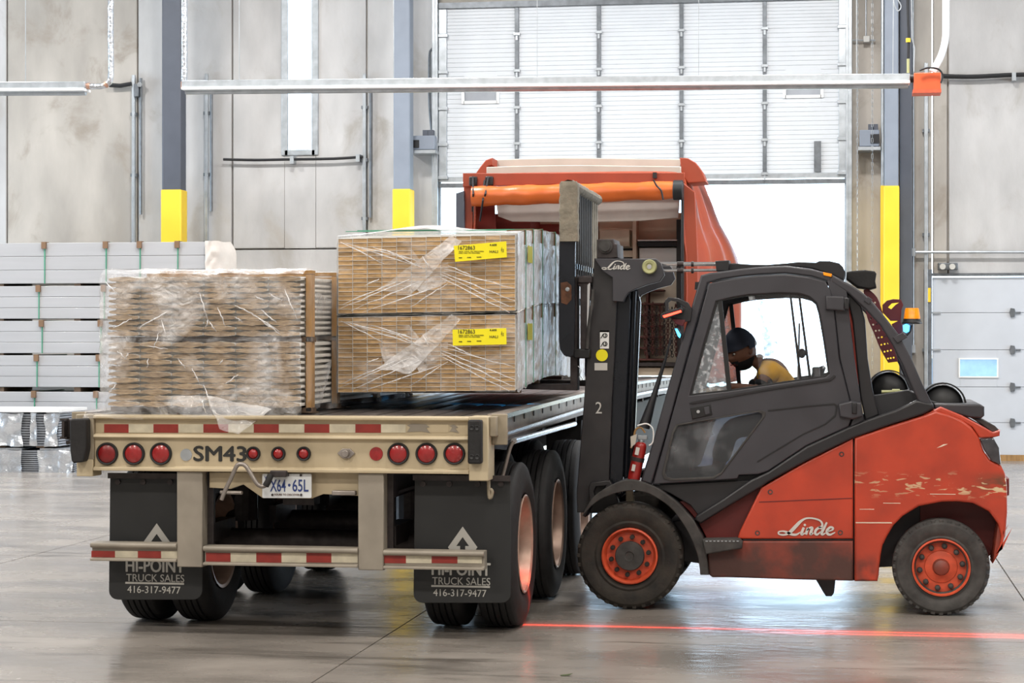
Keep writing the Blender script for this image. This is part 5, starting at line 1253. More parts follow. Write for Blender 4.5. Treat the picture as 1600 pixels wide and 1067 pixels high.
def mkdoor(near):
    a, b = (FY-.012, FY+.035) if near else (FYB-.035, FYB+.012)
    d = fplate('door', door, 'cab_dark', a, b, holes=(win_h, low_h), bev=.008)
    f = lambda pts, k: [(x+(sum(q[0] for q in pts)/len(pts)-x)*k, y+(sum(q[1] for q in pts)/len(pts)-y)*k) for x, y in pts]
    yy = (a+b)/2
    fplate('window_seal', f(win_h, -.012), 'black', yy-.012, yy+.012, holes=(f(win_h, .03),), bev=.003, parent=d)
    fplate('lower_window_seal', f(low_h, -.035), 'rubber_grey', a-.006, a+.012, holes=(f(low_h, .03),), bev=.003, parent=d)
    fplate('lower_pane', f(low_h, .0), 'glass_smoke', yy-.003, yy+.003, bev=.0005, parent=d)
    fplate('front_pane', [(1119, 471), (1124, 470), (1138, 611), (1079, 618), (1098, 542)], 'glass_dirty', yy-.003, yy+.003, bev=.0005, parent=d)
    fplate('window_bar', [(1121, 467), (1128, 466), (1143, 611), (1136, 612)], 'black', yy-.014, yy+.014, bev=.003, parent=d)
    fplate('sliding_pane', [(1169, 461), (1248, 459), (1264, 464), (1276, 474), (1288, 530), (1295, 586), (1190, 603)], 'glass', yy-.002, yy+.002, bev=.0005, parent=d)
    for x0, x1, x2, x3 in () if not near else ((1233, 1236.5, 1253, 1249), (1246.5, 1250, 1268, 1264)): fplate('pane_rail', [(x0, 459), (x1, 459), (x2, 593), (x3, 594)], 'black', yy-.010, yy+.010, bev=.002, parent=d)
    fplate('pane_edge', [(1169, 461), (1178, 461), (1186, 480), (1206, 535), (1204, 560), (1182, 558), (1176, 500)], 'glass_dirty', yy+.004, yy+.007, bev=.0005, parent=d)
    return d
dn = mkdoor(True); mkdoor(False)
fplate('window_crease', [(1077, 630), (1082, 627), (1200, 606), (1296, 591), (1304, 585), (1306, 588), (1298, 595), (1200, 610), (1082, 631.5)], 'cab_black', FY-.020, FY-.010, bev=.002, parent=dn)
fplate('door_crease', [(1200, 640), (1260, 633), (1304, 629.5), (1309, 634), (1306, 650), (1290, 663), (1255, 679), (1200, 712), (1184, 722), (1183, 720), (1199, 710), (1254, 677), (1289, 661), (1304, 648), (1306, 636), (1303, 632), (1260, 635.5), (1200, 642.5)], 'cab_black', FY-.017, FY-.010, bev=.001, parent=dn)
h = fplate('door_handle', rnd(F([(1079, 636), (1111, 631), (1113, 648), (1082, 655)]), .01) and [(1079, 637), (1110, 631), (1113, 648), (1082, 655)], 'black', FY-.022, FY-.008, bev=.005, parent=dn)
c = P(1091, 643, FY-.024); MB().cyl(c-Vector((0, .006, 0)), c+Vector((0, .004, 0)), .011, 12).build('door_lock', 'chrome', dn)
fplate('handle_grip', [(1100, 636), (1108, 634.5), (1110, 646), (1102, 648)], 'cab_dark', FY-.03, FY-.02, bev=.004, parent=dn)
for pts in ([(1290, 462), (1318, 463), (1321, 470), (1320, 486), (1290, 484)], [(1310, 631), (1330, 626), (1346, 629), (1348, 650), (1332, 655), (1312, 651)]):
    fplate('door_hinge', pts, 'cab_dark', FY-.045, FY+.0, bev=.012)
    fplate('hinge_pin', [(pts[1][0]+1, pts[1][1]+2), (pts[1][0]+9, pts[1][1]+3), (pts[1][0]+9, pts[1][1]+21), (pts[1][0]+1, pts[1][1]+20)], 'cab_black', FY-.055, FY-.0, bev=.008)
fplate('side_marker', [(1286, 425), (1300, 428), (1299, 432.5), (1287, 430)], 'beacon', FY-.012, FY+.0, bev=.002)
# cab roof, windscreen, interior
ro = [(1100, 431), (1128, 427), (1186, 420), (1227, 418), (1268, 423), (1299, 431.5), (1299, 437), (1268, 428), (1227, 424), (1186, 426), (1128, 433), (1102, 437)]
fplate('cab_roof', ro, 'cab_black', FY+.07, FYB-.07, bev=.005)
MB().prism(F([(1042, 650), (1090, 478), (1093, 480), (1045, 652)]), FY+.07, FYB-.07).build('windscreen', 'glass_dirty', fl)
for y in (FY+.07, FYB-.11): MB().prism(F([(1018, 757), (1100, 450), (1107, 452), (1026, 757)]), y, y+.04).build('windscreen_frame', 'cab_black', fl)
MB().prism(F([(1085, 440), (1104, 440), (1100, 452), (1084, 452)]), FY+.07, FYB-.07).build('windscreen_header', 'cab_black', fl)
top = [(1120, 412), (1133, 411.5), (1134, 409.5), (1144, 409), (1170, 411), (1196, 411.5), (1227, 409), (1247, 407), (1274, 408), (1279, 405.5), (1296, 405.5), (1311, 409), (1317, 415), (1321, 424), (1318, 436), (1299, 427), (1268, 417), (1227, 413), (1186, 416), (1130, 421)]
fplate('roof_rack', top, 'cab_black', FY+.25, FY+.75, bev=.006)
fplate('rear_filter', [(1322, 432), (1323, 421), (1332, 419.5), (1352, 418), (1368, 420), (1371, 424), (1369, 436), (1371, 446), (1360, 449), (1340, 446)], 'rubber', FC-.2, FC+.15, bev=.012)
fplate('cab_floor', [(1030, 752), (1180, 742), (1320, 680), (1320, 690), (1180, 756), (1030, 766)], 'black', FY+.07, FYB-.07)
dash = fplate('dashboard', [(1040, 740), (1068, 640), (1094, 618), (1112, 622), (1106, 650), (1075, 740)], 'cab_black', FY+.25, FYB-.12, bev=.02)
fplate('control_box', [(1086, 612), (1108, 606), (1126, 612), (1120, 626), (1092, 626)], 'lumber', FY+.3, FY+.5, bev=.01)
MB().tube([P(1097, 662, FC), P(1122, 628, FC)], .03, 10).build('steering_column', 'black', fl, smooth=50)
sc = P(1120, 616, FC); ax = (P(1120, 616, FC)-P(1097, 662, FC)).normalized(); e1 = Vector((0, 1, 0)); e2 = ax.cross(e1)
MB().tube([sc+(e1*math.cos(t)+e2*math.sin(t))*.17 for t in [2*PI*k/30 for k in range(31)]], .014, 8, cap=False).tube([sc-e1*.16, sc+e1*.16], .012, 6).tube([sc, sc+e2*.16], .012, 6).build('steering_wheel', 'black', fl, smooth=60)
MB().prism(F([(1185, 690), (1290, 668), (1296, 640), (1235, 650), (1190, 662)], FC), FC-.26, FC+.26).build('seat_base', 'cab_black', fl, bev=.03)
fplate('seat_back', [(1240, 655), (1262, 650), (1282, 600), (1290, 575), (1286, 571), (1272, 576), (1258, 610)], 'cab_black', FC-.2, FC+.2, bev=.03, Y=FC)
MB().box(*(lambda a, b: (a.x, b.x, FY+.2, FY+.32, a.z, b.z))(P(1268, 592, FY), P(1280, 574, FY))).build('armrest_box', 'dark', fl, bev=.01)
MB().tube([P(1247, 600, FYB-.1), P(1249, 505, FYB-.1)], .008, 6).build('antenna', 'galv', fl)
MB().sphere(P(1253, 552, FYB-.1), .03, (1, .6, 1.2), 10, 8).build('inside_mirror', 'black', fl, smooth=60)
MB().tube([P(a, b, FY+.085) for a, b in cr([(1325, 466), (1327, 490), (1333, 520), (1338, 580), (1342, 600)], 4)], .012, 8).build('grab_handle', 'tarp_red', fl, smooth=60)
MB().tube([P(a, b, FY+.10) for a, b in cr([(1335, 488), (1333, 510), (1338, 560), (1343, 600)], 4)], .008, 8).build('gas_strut', 'chrome', fl, smooth=60)
# LPG cylinders and rear bracket
for (cx, cy, rr) in ((1389, 612, 31), (1474, 634, 33)):
    c = P(cx, cy, FY+.3); r = P(cx+rr, cy, FY+.3).x-c.x
    MB().lathe([(.0005, .0), (r*.35, -.0), (r*.75, .03), (r*.96, .08), (r, .13), (r, .75), (r*.9, .85), (.0005, .9)], c, 'Y', 36).build('gas_cylinder', 'black', fl, smooth=50)
    MB().lathe([(r*1.05, .04), (r*1.12, .04), (r*1.12, .12), (r*1.05, .12)], c, 'Y', 36, close=True).build('cylinder_collar', 'cab_dark' if rr < 33 else 'rubber', fl, smooth=40)
    if rr < 33: MB().cyl(c+Vector((-.05, -.06, 0)), c+Vector((.1, -.06, .0)), .012, 8).cyl(c+Vector((.02, -.06, 0)), c+Vector((.07, -.06, .0)), .02, 8).build('gas_valve', 'brass', fl)
fplate('engine_cover', [(1352, 655), (1356, 620), (1420, 610), (1450, 625), (1500, 640), (1510, 652), (1443, 646), (1352, 664)], 'dark', FY+.12, FYB-.12)
fplate('rear_tray', rnd(F([(1460, 630), (1537, 632), (1539, 653), (1518, 654), (1490, 648), (1461, 640)]), .01) and [(1460, 631), (1533, 632), (1539, 636), (1539, 650), (1534, 654), (1516, 653), (1490, 646), (1461, 640)], 'cab_dark', FY+.05, FYB-.05, bev=.012)
st_o = cr([(1357, 448), (1372, 462), (1382, 490), (1388, 515), (1398, 540), (1406, 566)], 3); st_i = cr([(1390, 568), (1377, 545), (1366, 518), (1356, 495), (1352, 470), (1350, 450)], 3)
hol = []
for j in range(9):
    t = .25+j*.085
    def lerp(L_, t): k = t*(len(L_)-1); i = min(int(k), len(L_)-2); return Vector(L_[i])*(1-k+i)+Vector(L_[i+1])*(k-i)
    a = lerp(st_o, t); b = lerp(st_i[::-1], t)
    for s_ in (.28, .55, .8):
        c = a*(1-s_)+b*s_; hol.append([(c.x+1.6*math.cos(q*PI/3), c.y+1.6*math.sin(q*PI/3)) for q in range(6)])
fplate('perforated_bracket', st_o+st_i, 'maroon', FC-.15, FC-.13, holes=hol, bev=.001)
hk = [(1381, 486), (1381, 474), (1388, 467), (1398, 464.5), (1411, 465), (1415, 474), (1412, 482), (1411, 500), (1394, 500)]
fplate('rear_lifting_hook', hk, 'maroon', FC-.1, FC-.07, holes=([(1390, 478), (1396, 471.5), (1408, 470), (1402, 474), (1395, 481)],), bev=.003)
fplate('beacon_bracket', [(1396, 505), (1410, 498), (1414, 510), (1412, 526), (1400, 520)], 'maroon', FC-.1, FC-.06)
bc = P(1425, 498, FC-.2)
sx_ = P(1426, 498, FC-.2).x-bc.x
MB().lathe([(.0005, 17*sx_), (10*sx_, 17*sx_), (11*sx_, 15*sx_), (13*sx_, 0), (13.3*sx_, -1*sx_)], bc, 'Z', 28).build('beacon_lens', 'beacon', fl, smooth=40)
MB().lathe([(.0005, -8*sx_), (9*sx_, -8.5*sx_), (16*sx_, -8*sx_), (16*sx_, -6*sx_), (14*sx_, -4*sx_), (13.6*sx_, 0), (.0005, 0)], bc, 'Z', 28).build('beacon_base', 'black', fl, smooth=40)
MB().lathe([(.0005, .03), (.022, .02), (.02, -.02), (.0005, -.03)], P(1416, 513, FC-.2), 'Z', 14).build('blue_rear_light', 'led_blue', fl, smooth=40)
MB().tube([P(a, b, FC-.2) for a, b in cr([(1424, 508), (1422, 517), (1416, 524)], 4)], .008, 6).build('beacon_cable', 'black', fl)
fplate('guard_clamp', [(1395, 527), (1411, 519), (1418, 527), (1402, 536)], 'cab_dark', FY-.015, FY+.09, bev=.004)
fplate('guard_clamp', [(1350, 470), (1356, 463), (1363, 468), (1358, 476)], 'cab_dark', FY-.012, FY+.08, bev=.004)
# red zone light + blue light + mirror on the front pillar
fplate('mirror_arm', [(1040, 487), (1040, 470), (1045, 464.5), (1060, 466), (1076, 473), (1082, 484), (1080, 502), (1072, 503), (1062, 498), (1046, 497)], 'cab_black', FY-.05, FY-.01, holes=([(1045, 484), (1045, 473), (1049, 469.5), (1060, 472), (1071, 480), (1060, 482)],), bev=.004)
lo = fplate('red_zone_lamp', [(1034, 492), (1038, 489), (1066, 481), (1070, 484), (1069, 489), (1040, 499), (1035, 498)], 'black', FY-.12, FY-.04, bev=.004)
fplate('lamp_lens', [(1038, 493.5), (1066, 485), (1067, 488), (1040, 496.8)], 'led_red', FY-.124, FY-.118, bev=.001, parent=lo)
bsl = MB().prism(F([(1054, 512), (1059, 512), (1066, 522), (1064, 530), (1060, 528)]), FY-.04, FY+.03).build('blue_spot_lamp', 'black', fl, bev=.006)
MB().prism(F([(1055.5, 513.5), (1059, 514), (1064.5, 523), (1063, 528), (1060, 525)]), FY-.046, FY-.04).build('blue_lens', 'led_blue', bsl)
fplate('lamp_bracket', [(1050, 497), (1072, 500), (1068, 510), (1056, 506)], 'maroon', FY-.06, FY-.03)
# --- mast
def mast(y0, y1):
    m1 = fplate('mast_channel', [(930, 404), (966, 404), (965, 470), (961, 560), (957.5, 620), (953, 740), (951, 800), (903, 800), (902, 770), (914, 620), (922, 500)], 'mast', y0, y1, bev=.006, Y=14.6)
    m2 = fplate('inner_mast', [(966, 430), (976, 430), (985, 470), (972, 770), (951, 790), (957, 620), (962, 520)], 'mast_gloss', y0+.04, y1-.03, bev=.004, Y=14.6)
    return m1
m1 = mast(14.56, 14.70); mast(15.26, 15.40)
MB().cyl(P(990, 455, 14.7), P(978, 745, 14.7), .022, 16).build('lift_cylinder', 'mast_gloss', fl, smooth=40)
MB().cyl(P(996, 470, 14.76), P(984, 745, 14.76), .012, 10).build('lift_hose', 'black', fl, smooth=40)
fplate('mast_foot', [(922, 760), (926, 752), (955, 749), (960, 757), (975, 800), (925, 800)], 'mast', 14.50, 14.56, holes=([(930, 766), (934, 759), (950, 757), (946, 765), (932, 774)],), bev=.006, Y=14.6)
hd = [(929.5, 404), (990, 404.5), (1026, 404.5), (1034, 412), (1039, 430), (1032, 440), (1010, 446), (993, 452.5), (984, 457), (979, 463), (975, 472), (958, 471), (958, 434), (944, 425)]
fplate('mast_head_plate', hd, 'cab_dark', 14.50, 14.56, bev=.006, Y=14.55); fplate('mast_head_plate', hd, 'cab_dark', 15.40, 15.46, bev=.006, Y=14.55)
MB().cyl(P(945, 410, 14.56)+Vector((0, 0, -.03)), P(945, 410, 15.4)+Vector((0, 0, -.03)), .03, 12).build('mast_cross_bar', 'cab_dark', fl, smooth=40)
brand(fl, 940, 407, 46, 14.494, 'label')
rc = P(1014.5, 416.7, 14.46); MB().lathe([(.0005, .0), (.014, 0), (.016, .004), (.024, .004), (.026, -.004), (.044, -.006), (.05, .0), (.05, .05)], rc, 'Y', 28).build('tilt_pin', 'brass', fl, smooth=35)
MB().lathe([(.0005, -.002), (.016, -.002), (.018, .004)], rc, 'Y', 16).build('pin_centre', 'chrome', fl)
for y1_, y2_ in ((412.5, 412.5), (423, 422)):
    MB().cyl(P(1024, y1_, 14.6), P(1122, y2_, 14.6), .010 if y1_ > 420 else .014, 12).build('tilt_rod', 'chrome', fl, smooth=40)
    for xa_, xb_ in ((1058, 1068), (1080, 1084)): MB().cyl(P(xa_, y1_, 14.6), P(xb_, y1_, 14.6), .018, 10).build('rod_nut', 'steel_dark', fl, smooth=40)
fplate('rod_bracket', [(1118, 408), (1140, 407), (1140, 424), (1120, 424)], 'cab_black', 14.5, 14.7, Y=14.55)
# decals
def decal(name, box, m, parent=fl): return pface(name, box, 14.556, m, parent, dep=.003)
w1 = decal('warning_label', (937.5, 516.5, 951.5, 544.5), 'white'); decal('label_stripe', (937.5, 516.5, 951.5, 519), 'tape_red')
for y in (524, 537):
    c = P(945.5, y, 14.55); MB().tube([c+Vector((math.cos(t), 0, math.sin(t)))*.014 for t in [k*PI/5 for k in range(11)]], .003, 4).tube([c+Vector((-.03, 0, -.02)), c+Vector((-.012, 0, .012))], .003, 4).tube([c+Vector((.0, 0, -.014)), c+Vector((.006, 0, .014))], .003, 4).build('label_symbol', 'ink', fl)
c = P(940.5, 555, 14.553); MB().lathe([(.0005, -.002), (.041, -.002), (.041, .002)], c, 'Y', 28).build('round_sticker', 'tag_yellow', fl)
decal('sticker_band', (933, 554, 948, 557), 'bar_grey'); decal('grey_label', (929, 567, 949, 578.5), 'label')
text('2', 'painted_number', (930.5, 628, 940.5, 646), 14.555, 'label', fl, bold=.0)
# carriage, backrest, forks
bk = fplate('backrest_end_plate', [(874, 372), (898.5, 372), (898, 480), (897, 545), (896, 555), (890, 558), (881, 555), (875, 546), (873, 530), (873, 450)], 'mast_gloss', 14.42, 14.46, bev=.003, Y=14.42)
fplate('backrest_end_plate', [(874, 372), (898.5, 372), (898, 480), (897, 545), (896, 555), (890, 558), (881, 555), (875, 546), (873, 530), (873, 450)], 'mast_gloss', 15.86, 15.90, bev=.003, Y=14.42)
c = P(887, 452, 14.42); MB().lathe([(.0005, -.014), (.014, -.012), (.016, 0)], c, 'Y', 12).build('plate_bolt', 'galv', fl, smooth=40)
fplate('rust_patch', [(876, 442), (886, 440), (893, 446), (893, 468), (886, 476), (877, 473)], 'rust', 14.414, 14.421, bev=.001, Y=14.42)
pw = MB()
def padf(u, v):
    a = P(874.5, 283, 14.39); b = P(902, 377, 14.39); L4 = [(0, 0), (.085, 0), (.085, .09), (0, .09)]
    z = b.z+(a.z-b.z)*u; t = v*2*PI
    cx, cy = (a.x+b.x)/2, 14.43
    q = Vector((max(-1, min(1, 1.5*math.cos(t)))*(b.x-a.x)/2, max(-1, min(1, 1.5*math.sin(t)))*.045, 0))
    k = 1.04+.12*fbm((u*5, math.cos(t), math.sin(t)), 2.2)-(.25 if u > .98 else 0)
    return Vector((cx, cy, z))+q*k
pw.grid(padf, 22, 20).build('edge_padding', 'wrap_grey', fl, smooth=60)
MB().box(P(877, 0, 14.43).x, P(899, 0, 14.43).x, 14.41, 14.46, P(880, 376, 14.43).z, P(880, 285, 14.43).z).build('padding_core', 'wrap_grey', fl, bev=.015)
pa, pb = P(890, 291, 14.45), P(890, 291, 15.9); pb = Vector((pa.x, 15.88, pa.z))
def tpad(u, v):
    p = pa+(pb-pa)*u; t = v*2*PI
    return p+Vector((math.cos(t)*.06, 0, math.sin(t)*.045))*(1+.12*fbm((u*9, math.cos(t), math.sin(t)), 2))
MB().grid(tpad, 40, 14).build('top_padding', 'wrap_grey', fl, smooth=60)
for k in range(11):
    y = 14.52+k*.125; MB().box(pa.x-.035, pa.x+.03, y, y+.085, P(880, 430, 14.45).z, pa.z).build('backrest_slat', 'rubber' if k < 8 else 'wrap_grey', fl, bev=.003)
MB().box(pa.x-.004, pa.x+.006, 14.5, 15.86, P(880, 430, 14.45).z, pa.z-.02).build('backrest_mesh_plate', 'rubber', fl)
for py in (415, 470, 552): MB().box(pa.x-.03, pa.x+.03, 14.45, 15.87, P(880, py+5, 14.45).z, P(880, py-5, 14.45).z).build('backrest_bar', 'mast_gloss', fl, bev=.004)
cxa = P(902, 430, 14.5)
for yy in (14.52, 15.30):
    fplate('carriage_arm', [(901, 432), (922, 430), (924, 440), (918, 445), (918, 552), (906, 552), (906, 448), (902, 445)], 'steel_dark', yy, yy+.12, bev=.004, Y=14.5)
    fplate('carriage_edge', [(917, 445), (922, 440), (921, 470), (916, 550)], 'chrome', yy-.004, yy+.02, bev=.002, Y=14.5)
MB().box(P(896, 0, 14.5).x, P(922, 0, 14.5).x, 14.5, 15.8, P(900, 560, 14.5).z, P(900, 545, 14.5).z).build('carriage_bar', 'black', fl, bev=.01)
MB().box(P(903, 0, 14.5).x, P(925, 0, 14.5).x, 14.5, 15.8, P(900, 442, 14.5).z, P(900, 432, 14.5).z).build('carriage_bar', 'steel_dark', fl, bev=.006)
MB().tube([P(a, b, 14.5) for a, b in cr([(927, 452), (925, 475), (920, 510), (917, 545)], 4)], .012, 8).build('carriage_hose', 'rubber_grey', fl, smooth=50)
MB().tube([P(a, b, 14.46) for a, b in cr([(903, 572), (908, 578), (906, 586), (910, 592), (907, 594), (905, 588)], 4)], .003, 5).build('loose_wire', 'galv', fl)
hc = P(946, 385, 14.5)
MB().cyl(hc, hc+Vector((0, .5, 0)), .047, 24).cyl(hc-Vector((0, .02, 0)), hc, .034, 20).build('side_shift_cylinder', 'rubber_grey', fl, smooth=40)
fplate('cylinder_block', [(932, 374), (958, 373), (960, 380), (964, 381), (965, 402), (955, 404), (932, 404)], 'steel_dark', 14.52, 14.9, bev=.008, Y=14.5)
zf = gp[0].location.z
for y in (14.62, 15.62):
    s = y-YG; zt_ = PZ(613, YG, 528)+.0+sag_(s)-.034+.002
    xr = P(896, 560, 14.5).x
    MB().prism([(xr+.02, zt_-.045), (GX0+.12, zt_-.018), (GX0+.08, zt_-.010), (GX0+.12, zt_-.002), (xr-.03, zt_), (xr-.03, zt_+.75), (xr+.02, zt_+.75)], y-.06, y+.06).build('fork', 'steel_dark', fl, bev=.005)
    MB().box(P(914, 0, 14.7).x, P(950, 0, 14.7).x, y+.06, y+.14, zt_+.05, zt_+.2).build('carriage_roller', 'dark', fl, bev=.01)
# ------------------------------------------------------------------ fire extinguisher held at the front pillar
ex = thing('fire_extinguisher', P(991, 750, FY+.05), 'small red fire extinguisher strapped upright between the mast and the cab', 'extinguisher')
A = P(990, 749, FY+.06); B = P(1003, 686, FY+.06)
d = (B-A)
MB().cyl(A, A+d*.82, .042, 24).sphere(A+d*.82, .042, (1, 1, .8), 20, 10).build('cylinder', 'ext_red', ex, smooth=50)
MB().cyl(A+d*.83, A+d*.98, .02, 12).box(*(lambda c: (c.x-.03, c.x+.035, c.y-.012, c.y+.012, c.z-.012, c.z+.018))(A+d*1.03)).build('valve', 'galv', ex, bev=.004)
MB().cyl(A+d*.45, A+d*.55, .044, 24, cap=False).build('clamp_band', 'steel_dark', ex, thick=.003)
MB().tube([A+d*f+Vector((-.01, -.045, 0)) for f in (.62, .80)], .018, 4).build('label', 'label', ex)
MB().tube([A+d*f+Vector((-.012, -.044, 0)) for f in (.22, .38)], .016, 4).build('label', 'label', ex)
MB().tube([P(a, b, FY+.03) for a, b in cr([(1008, 676), (1001, 668), (993, 672), (990, 688), (986, 700)], 4)], .007, 6).build('hose', 'lumber', ex, smooth=50)
MB().prism(F([(985, 682), (995, 678), (993, 692), (986, 700)]), FY+.0, FY+.004).build('inspection_tag', 'tarp_beige', ex)
MB().tube([P(a, b, FY+.0) for a, b in cr([(996, 665), (1010, 662), (1020, 670), (1020, 690), (1014, 696)], 4)], .005, 6).build('cord', 'white', ex, smooth=50)
hs_ = thing('bracket_hose', P(1005, 668, FY+.12), 'tapered grey hose and cable rising from the extinguisher to the cab pillar', 'hose')
MB().tube([P(a, b, FY+.14) for a, b in ((1006, 668), (1022, 618), (1040, 560), (1050, 520))], .02, 10, rs=[.04, .02, .009, .006]).build('hose', 'dark', hs_, smooth=50)
# ================================================================== THE DRIVER
def skin_mesh(name, pts, edges, rad, m, parent, sub=2, smooth=True):
    me = bpy.data.meshes.new(name); me.from_pydata([tuple(p) for p in pts], edges, [])
    o = bpy.data.objects.new('tmp', me); C.objects.link(o)
    md = o.modifiers.new('k', 'SKIN'); md.use_smooth_shade = True
    for i, r in enumerate(rad):
        s = me.skin_vertices[0].data[i]; s.radius = r if isinstance(r, tuple) else (r, r); s.use_root = (i == 0)
    o.modifiers.new('s', 'SUBSURF').levels = sub
    dg = bpy.context.evaluated_depsgraph_get(); dg.update(); me2 = bpy.data.meshes.new_from_object(o.evaluated_get(dg))
    bpy.data.objects.remove(o); me2.materials.clear(); me2.name = name
    return link(name, me2, m, parent, 180)
pe = thing('person', P(1225, 668, FC), 'driver in yellow shirt and dark knit cap leaning forward inside the forklift cab', 'person')
near, far = FC-.20, FC+.20
J_ = dict(pel=P(1228, 656, FC), sp1=P(1226, 632, FC), sp2=P(1220, 606, FC), ch=P(1208, 584, FC), nk=P(1190, 568, FC), hd0=P(1176, 558, FC),
          shn=P(1203, 580, near), eln=P(1187, 610, near-.04), wrn=P(1148, 604, near+.04), pan=P(1136, 605, near+.06),
          shf=P(1203, 580, far), elf=P(1172, 612, far+.04), wrf=P(1142, 612, far-.04), paf=P(1131, 608, far-.06),
          hpn=P(1222, 660, FC-.10), knn=P(1140, 668, FC-.13), ann=P(1118, 735, FC-.13), ton=P(1092, 742, FC-.13),
          hpf=P(1222, 660, FC+.10), knf=P(1140, 668, FC+.13), anf=P(1122, 735, FC+.13), tof=P(1096, 742, FC+.13))
ks = list(J_); ix = {k: i for i, k in enumerate(ks)}
E = [('pel', 'sp1'), ('sp1', 'sp2'), ('sp2', 'ch'), ('ch', 'nk'), ('nk', 'hd0'), ('ch', 'shn'), ('shn', 'eln'), ('eln', 'wrn'), ('wrn', 'pan'), ('ch', 'shf'), ('shf', 'elf'), ('elf', 'wrf'), ('wrf', 'paf'),
     ('pel', 'hpn'), ('hpn', 'knn'), ('knn', 'ann'), ('ann', 'ton'), ('pel', 'hpf'), ('hpf', 'knf'), ('knf', 'anf'), ('anf', 'tof')]
RD = dict(pel=(.13, .12), sp1=(.14, .115), sp2=(.145, .12), ch=(.13, .12), nk=.06, hd0=.06, shn=.065, eln=.042, wrn=.028, pan=(.038, .02), shf=.065, elf=.042, wrf=.028, paf=(.038, .02),
          hpn=.09, knn=.062, ann=.04, ton=.035, hpf=.09, knf=.062, anf=.04, tof=.035)
body = skin_mesh('body', [J_[k] for k in ks], [(ix[a], ix[b]) for a, b in E], [RD[k] for k in ks], 'skin', pe)
def sub_skin(name, chain, rad, m, extra=()):
    pts = [J_[c] if isinstance(c, str) else c for c in chain]
    return skin_mesh(name, pts, list(extra) or [(i, i+1) for i in range(len(pts)-1)], rad, m, pe)
mid = lambda a, b, t: J_[a].lerp(J_[b], t)
sub_skin('shirt', ['pel', 'sp1', 'sp2', 'ch', mid('ch', 'nk', .7), 'shn', mid('shn', 'eln', .52), 'shf', mid('shf', 'elf', .52)],
         [(.15, .14), (.16, .135), (.17, .14), (.155, .14), .082, .082, .070, .082, .070], 'shirt', [(0, 1), (1, 2), (2, 3), (3, 4), (3, 5), (5, 6), (3, 7), (7, 8)])
for a, b in (('shn', 'eln'), ('shf', 'elf')): sub_skin('black_sleeve_band', [mid(a, b, .48), mid(a, b, .95)], [.074, .066], 'cloth_black')
sub_skin('trousers', ['pel', 'hpn', 'knn', mid('knn', 'ann', .85), 'hpf', 'knf', mid('knf', 'anf', .85)], [.15, .105, .08, .065, .105, .08, .065], 'cloth_navy', [(0, 1), (1, 2), (2, 3), (0, 4), (4, 5), (5, 6)])
for a, b in (('ann', 'ton'), ('anf', 'tof')): sub_skin('shoe', [mid(a, b, -.25), mid(a, b, .5), mid(a, b, 1.15)], [.05, .055, .042], 'black')
# seat belt / dark braces seen on the back
sub_skin('brace', [P(1203, 592, near-.1), P(1205, 620, near-.12)], [.018, .018], 'cloth_black')
# head: face turned down and towards the mast
hc_ = P(1158, 547, FC-.02)
hm = Matrix.Translation(hc_) @ Matrix.Rotation(R(42), 4, 'Z') @ Matrix.Rotation(R(-24), 4, 'Y') @ Matrix.Scale(1.1, 4)
def head_pt(u, v, k=1.0):
    th = v*PI; ph = u*2*PI
    x, y, z = -math.sin(th)*math.cos(ph), math.sin(th)*math.sin(ph), math.cos(th)
    r = Vector((x*.100, y*.080, z*.125))
    if x < 0:                                    # face side: flatten, chin, nose, brow, eye sockets
        f = -x
        if z < -.2: r.y *= 1+.35*(z+.2); r.x *= 1-.05*(-z)
        nose = math.exp(-((y/.16)**2))*math.exp(-(((z+.12)/.20)**2)); r.x -= .028*nose*f
        for s in (-1, 1): r.x += .012*math.exp(-(((y-s*.36)/.16)**2))*math.exp(-(((z-.08)/.13)**2))
        r.x -= .006*math.exp(-((y/.5)**2))*math.exp(-(((z-.26)/.1)**2))
        r.x -= .010*math.exp(-((y/.3)**2))*math.exp(-(((z+.48)/.10)**2)); r.x -= .012*math.exp(-((y/.25)**2))*math.exp(-(((z+.85)/.14)**2))
    return r*k
def hmesh(name, m, k, cond=None, nu=44, nv=32, off=Vector((0, 0, 0))):
    mb = MB(); vs = [[mb.bm.verts.new(hm @ (head_pt(i/nu, j/nv, k)+off)) for j in range(nv+1)] for i in range(nu)]
    for i in range(nu):
        for j in range(nv):
            c = head_pt((i+.5)/nu, (j+.5)/nv)
            if cond and not cond(c): continue
            mb.bm.faces.new((vs[i][j], vs[(i+1) % nu][j], vs[(i+1) % nu][j+1], vs[i][j+1]))
    bmesh.ops.delete(mb.bm, geom=[v for v in mb.bm.verts if not v.link_faces], context='VERTS')
    bmesh.ops.remove_doubles(mb.bm, verts=mb.bm.verts, dist=1e-5)
    return mb.build(name, m, pe, smooth=180)
hmesh('head', 'skin', 1)
cap_ = hmesh('knit_cap', 'cloth_navy', 1.13, lambda c: c.z > (.028 if c.x < 0 else .0)+.0*c.x, off=Vector((0, 0, .008)))
hmesh('knit_cap_brim', 'cloth_navy', 1.17, lambda c: (.02 if c.x < 0 else -.005) < c.z < .055, off=Vector((0, 0, .004)))
hmesh('beard', 'cloth_black', 1.05, lambda c: (c.x < .02 and c.z < -.045 and not (abs(c.y) < .022 and -.07 < c.z < -.05)) or (c.x < -.04 and abs(c.y) < .035 and -.05 < c.z < -.035))
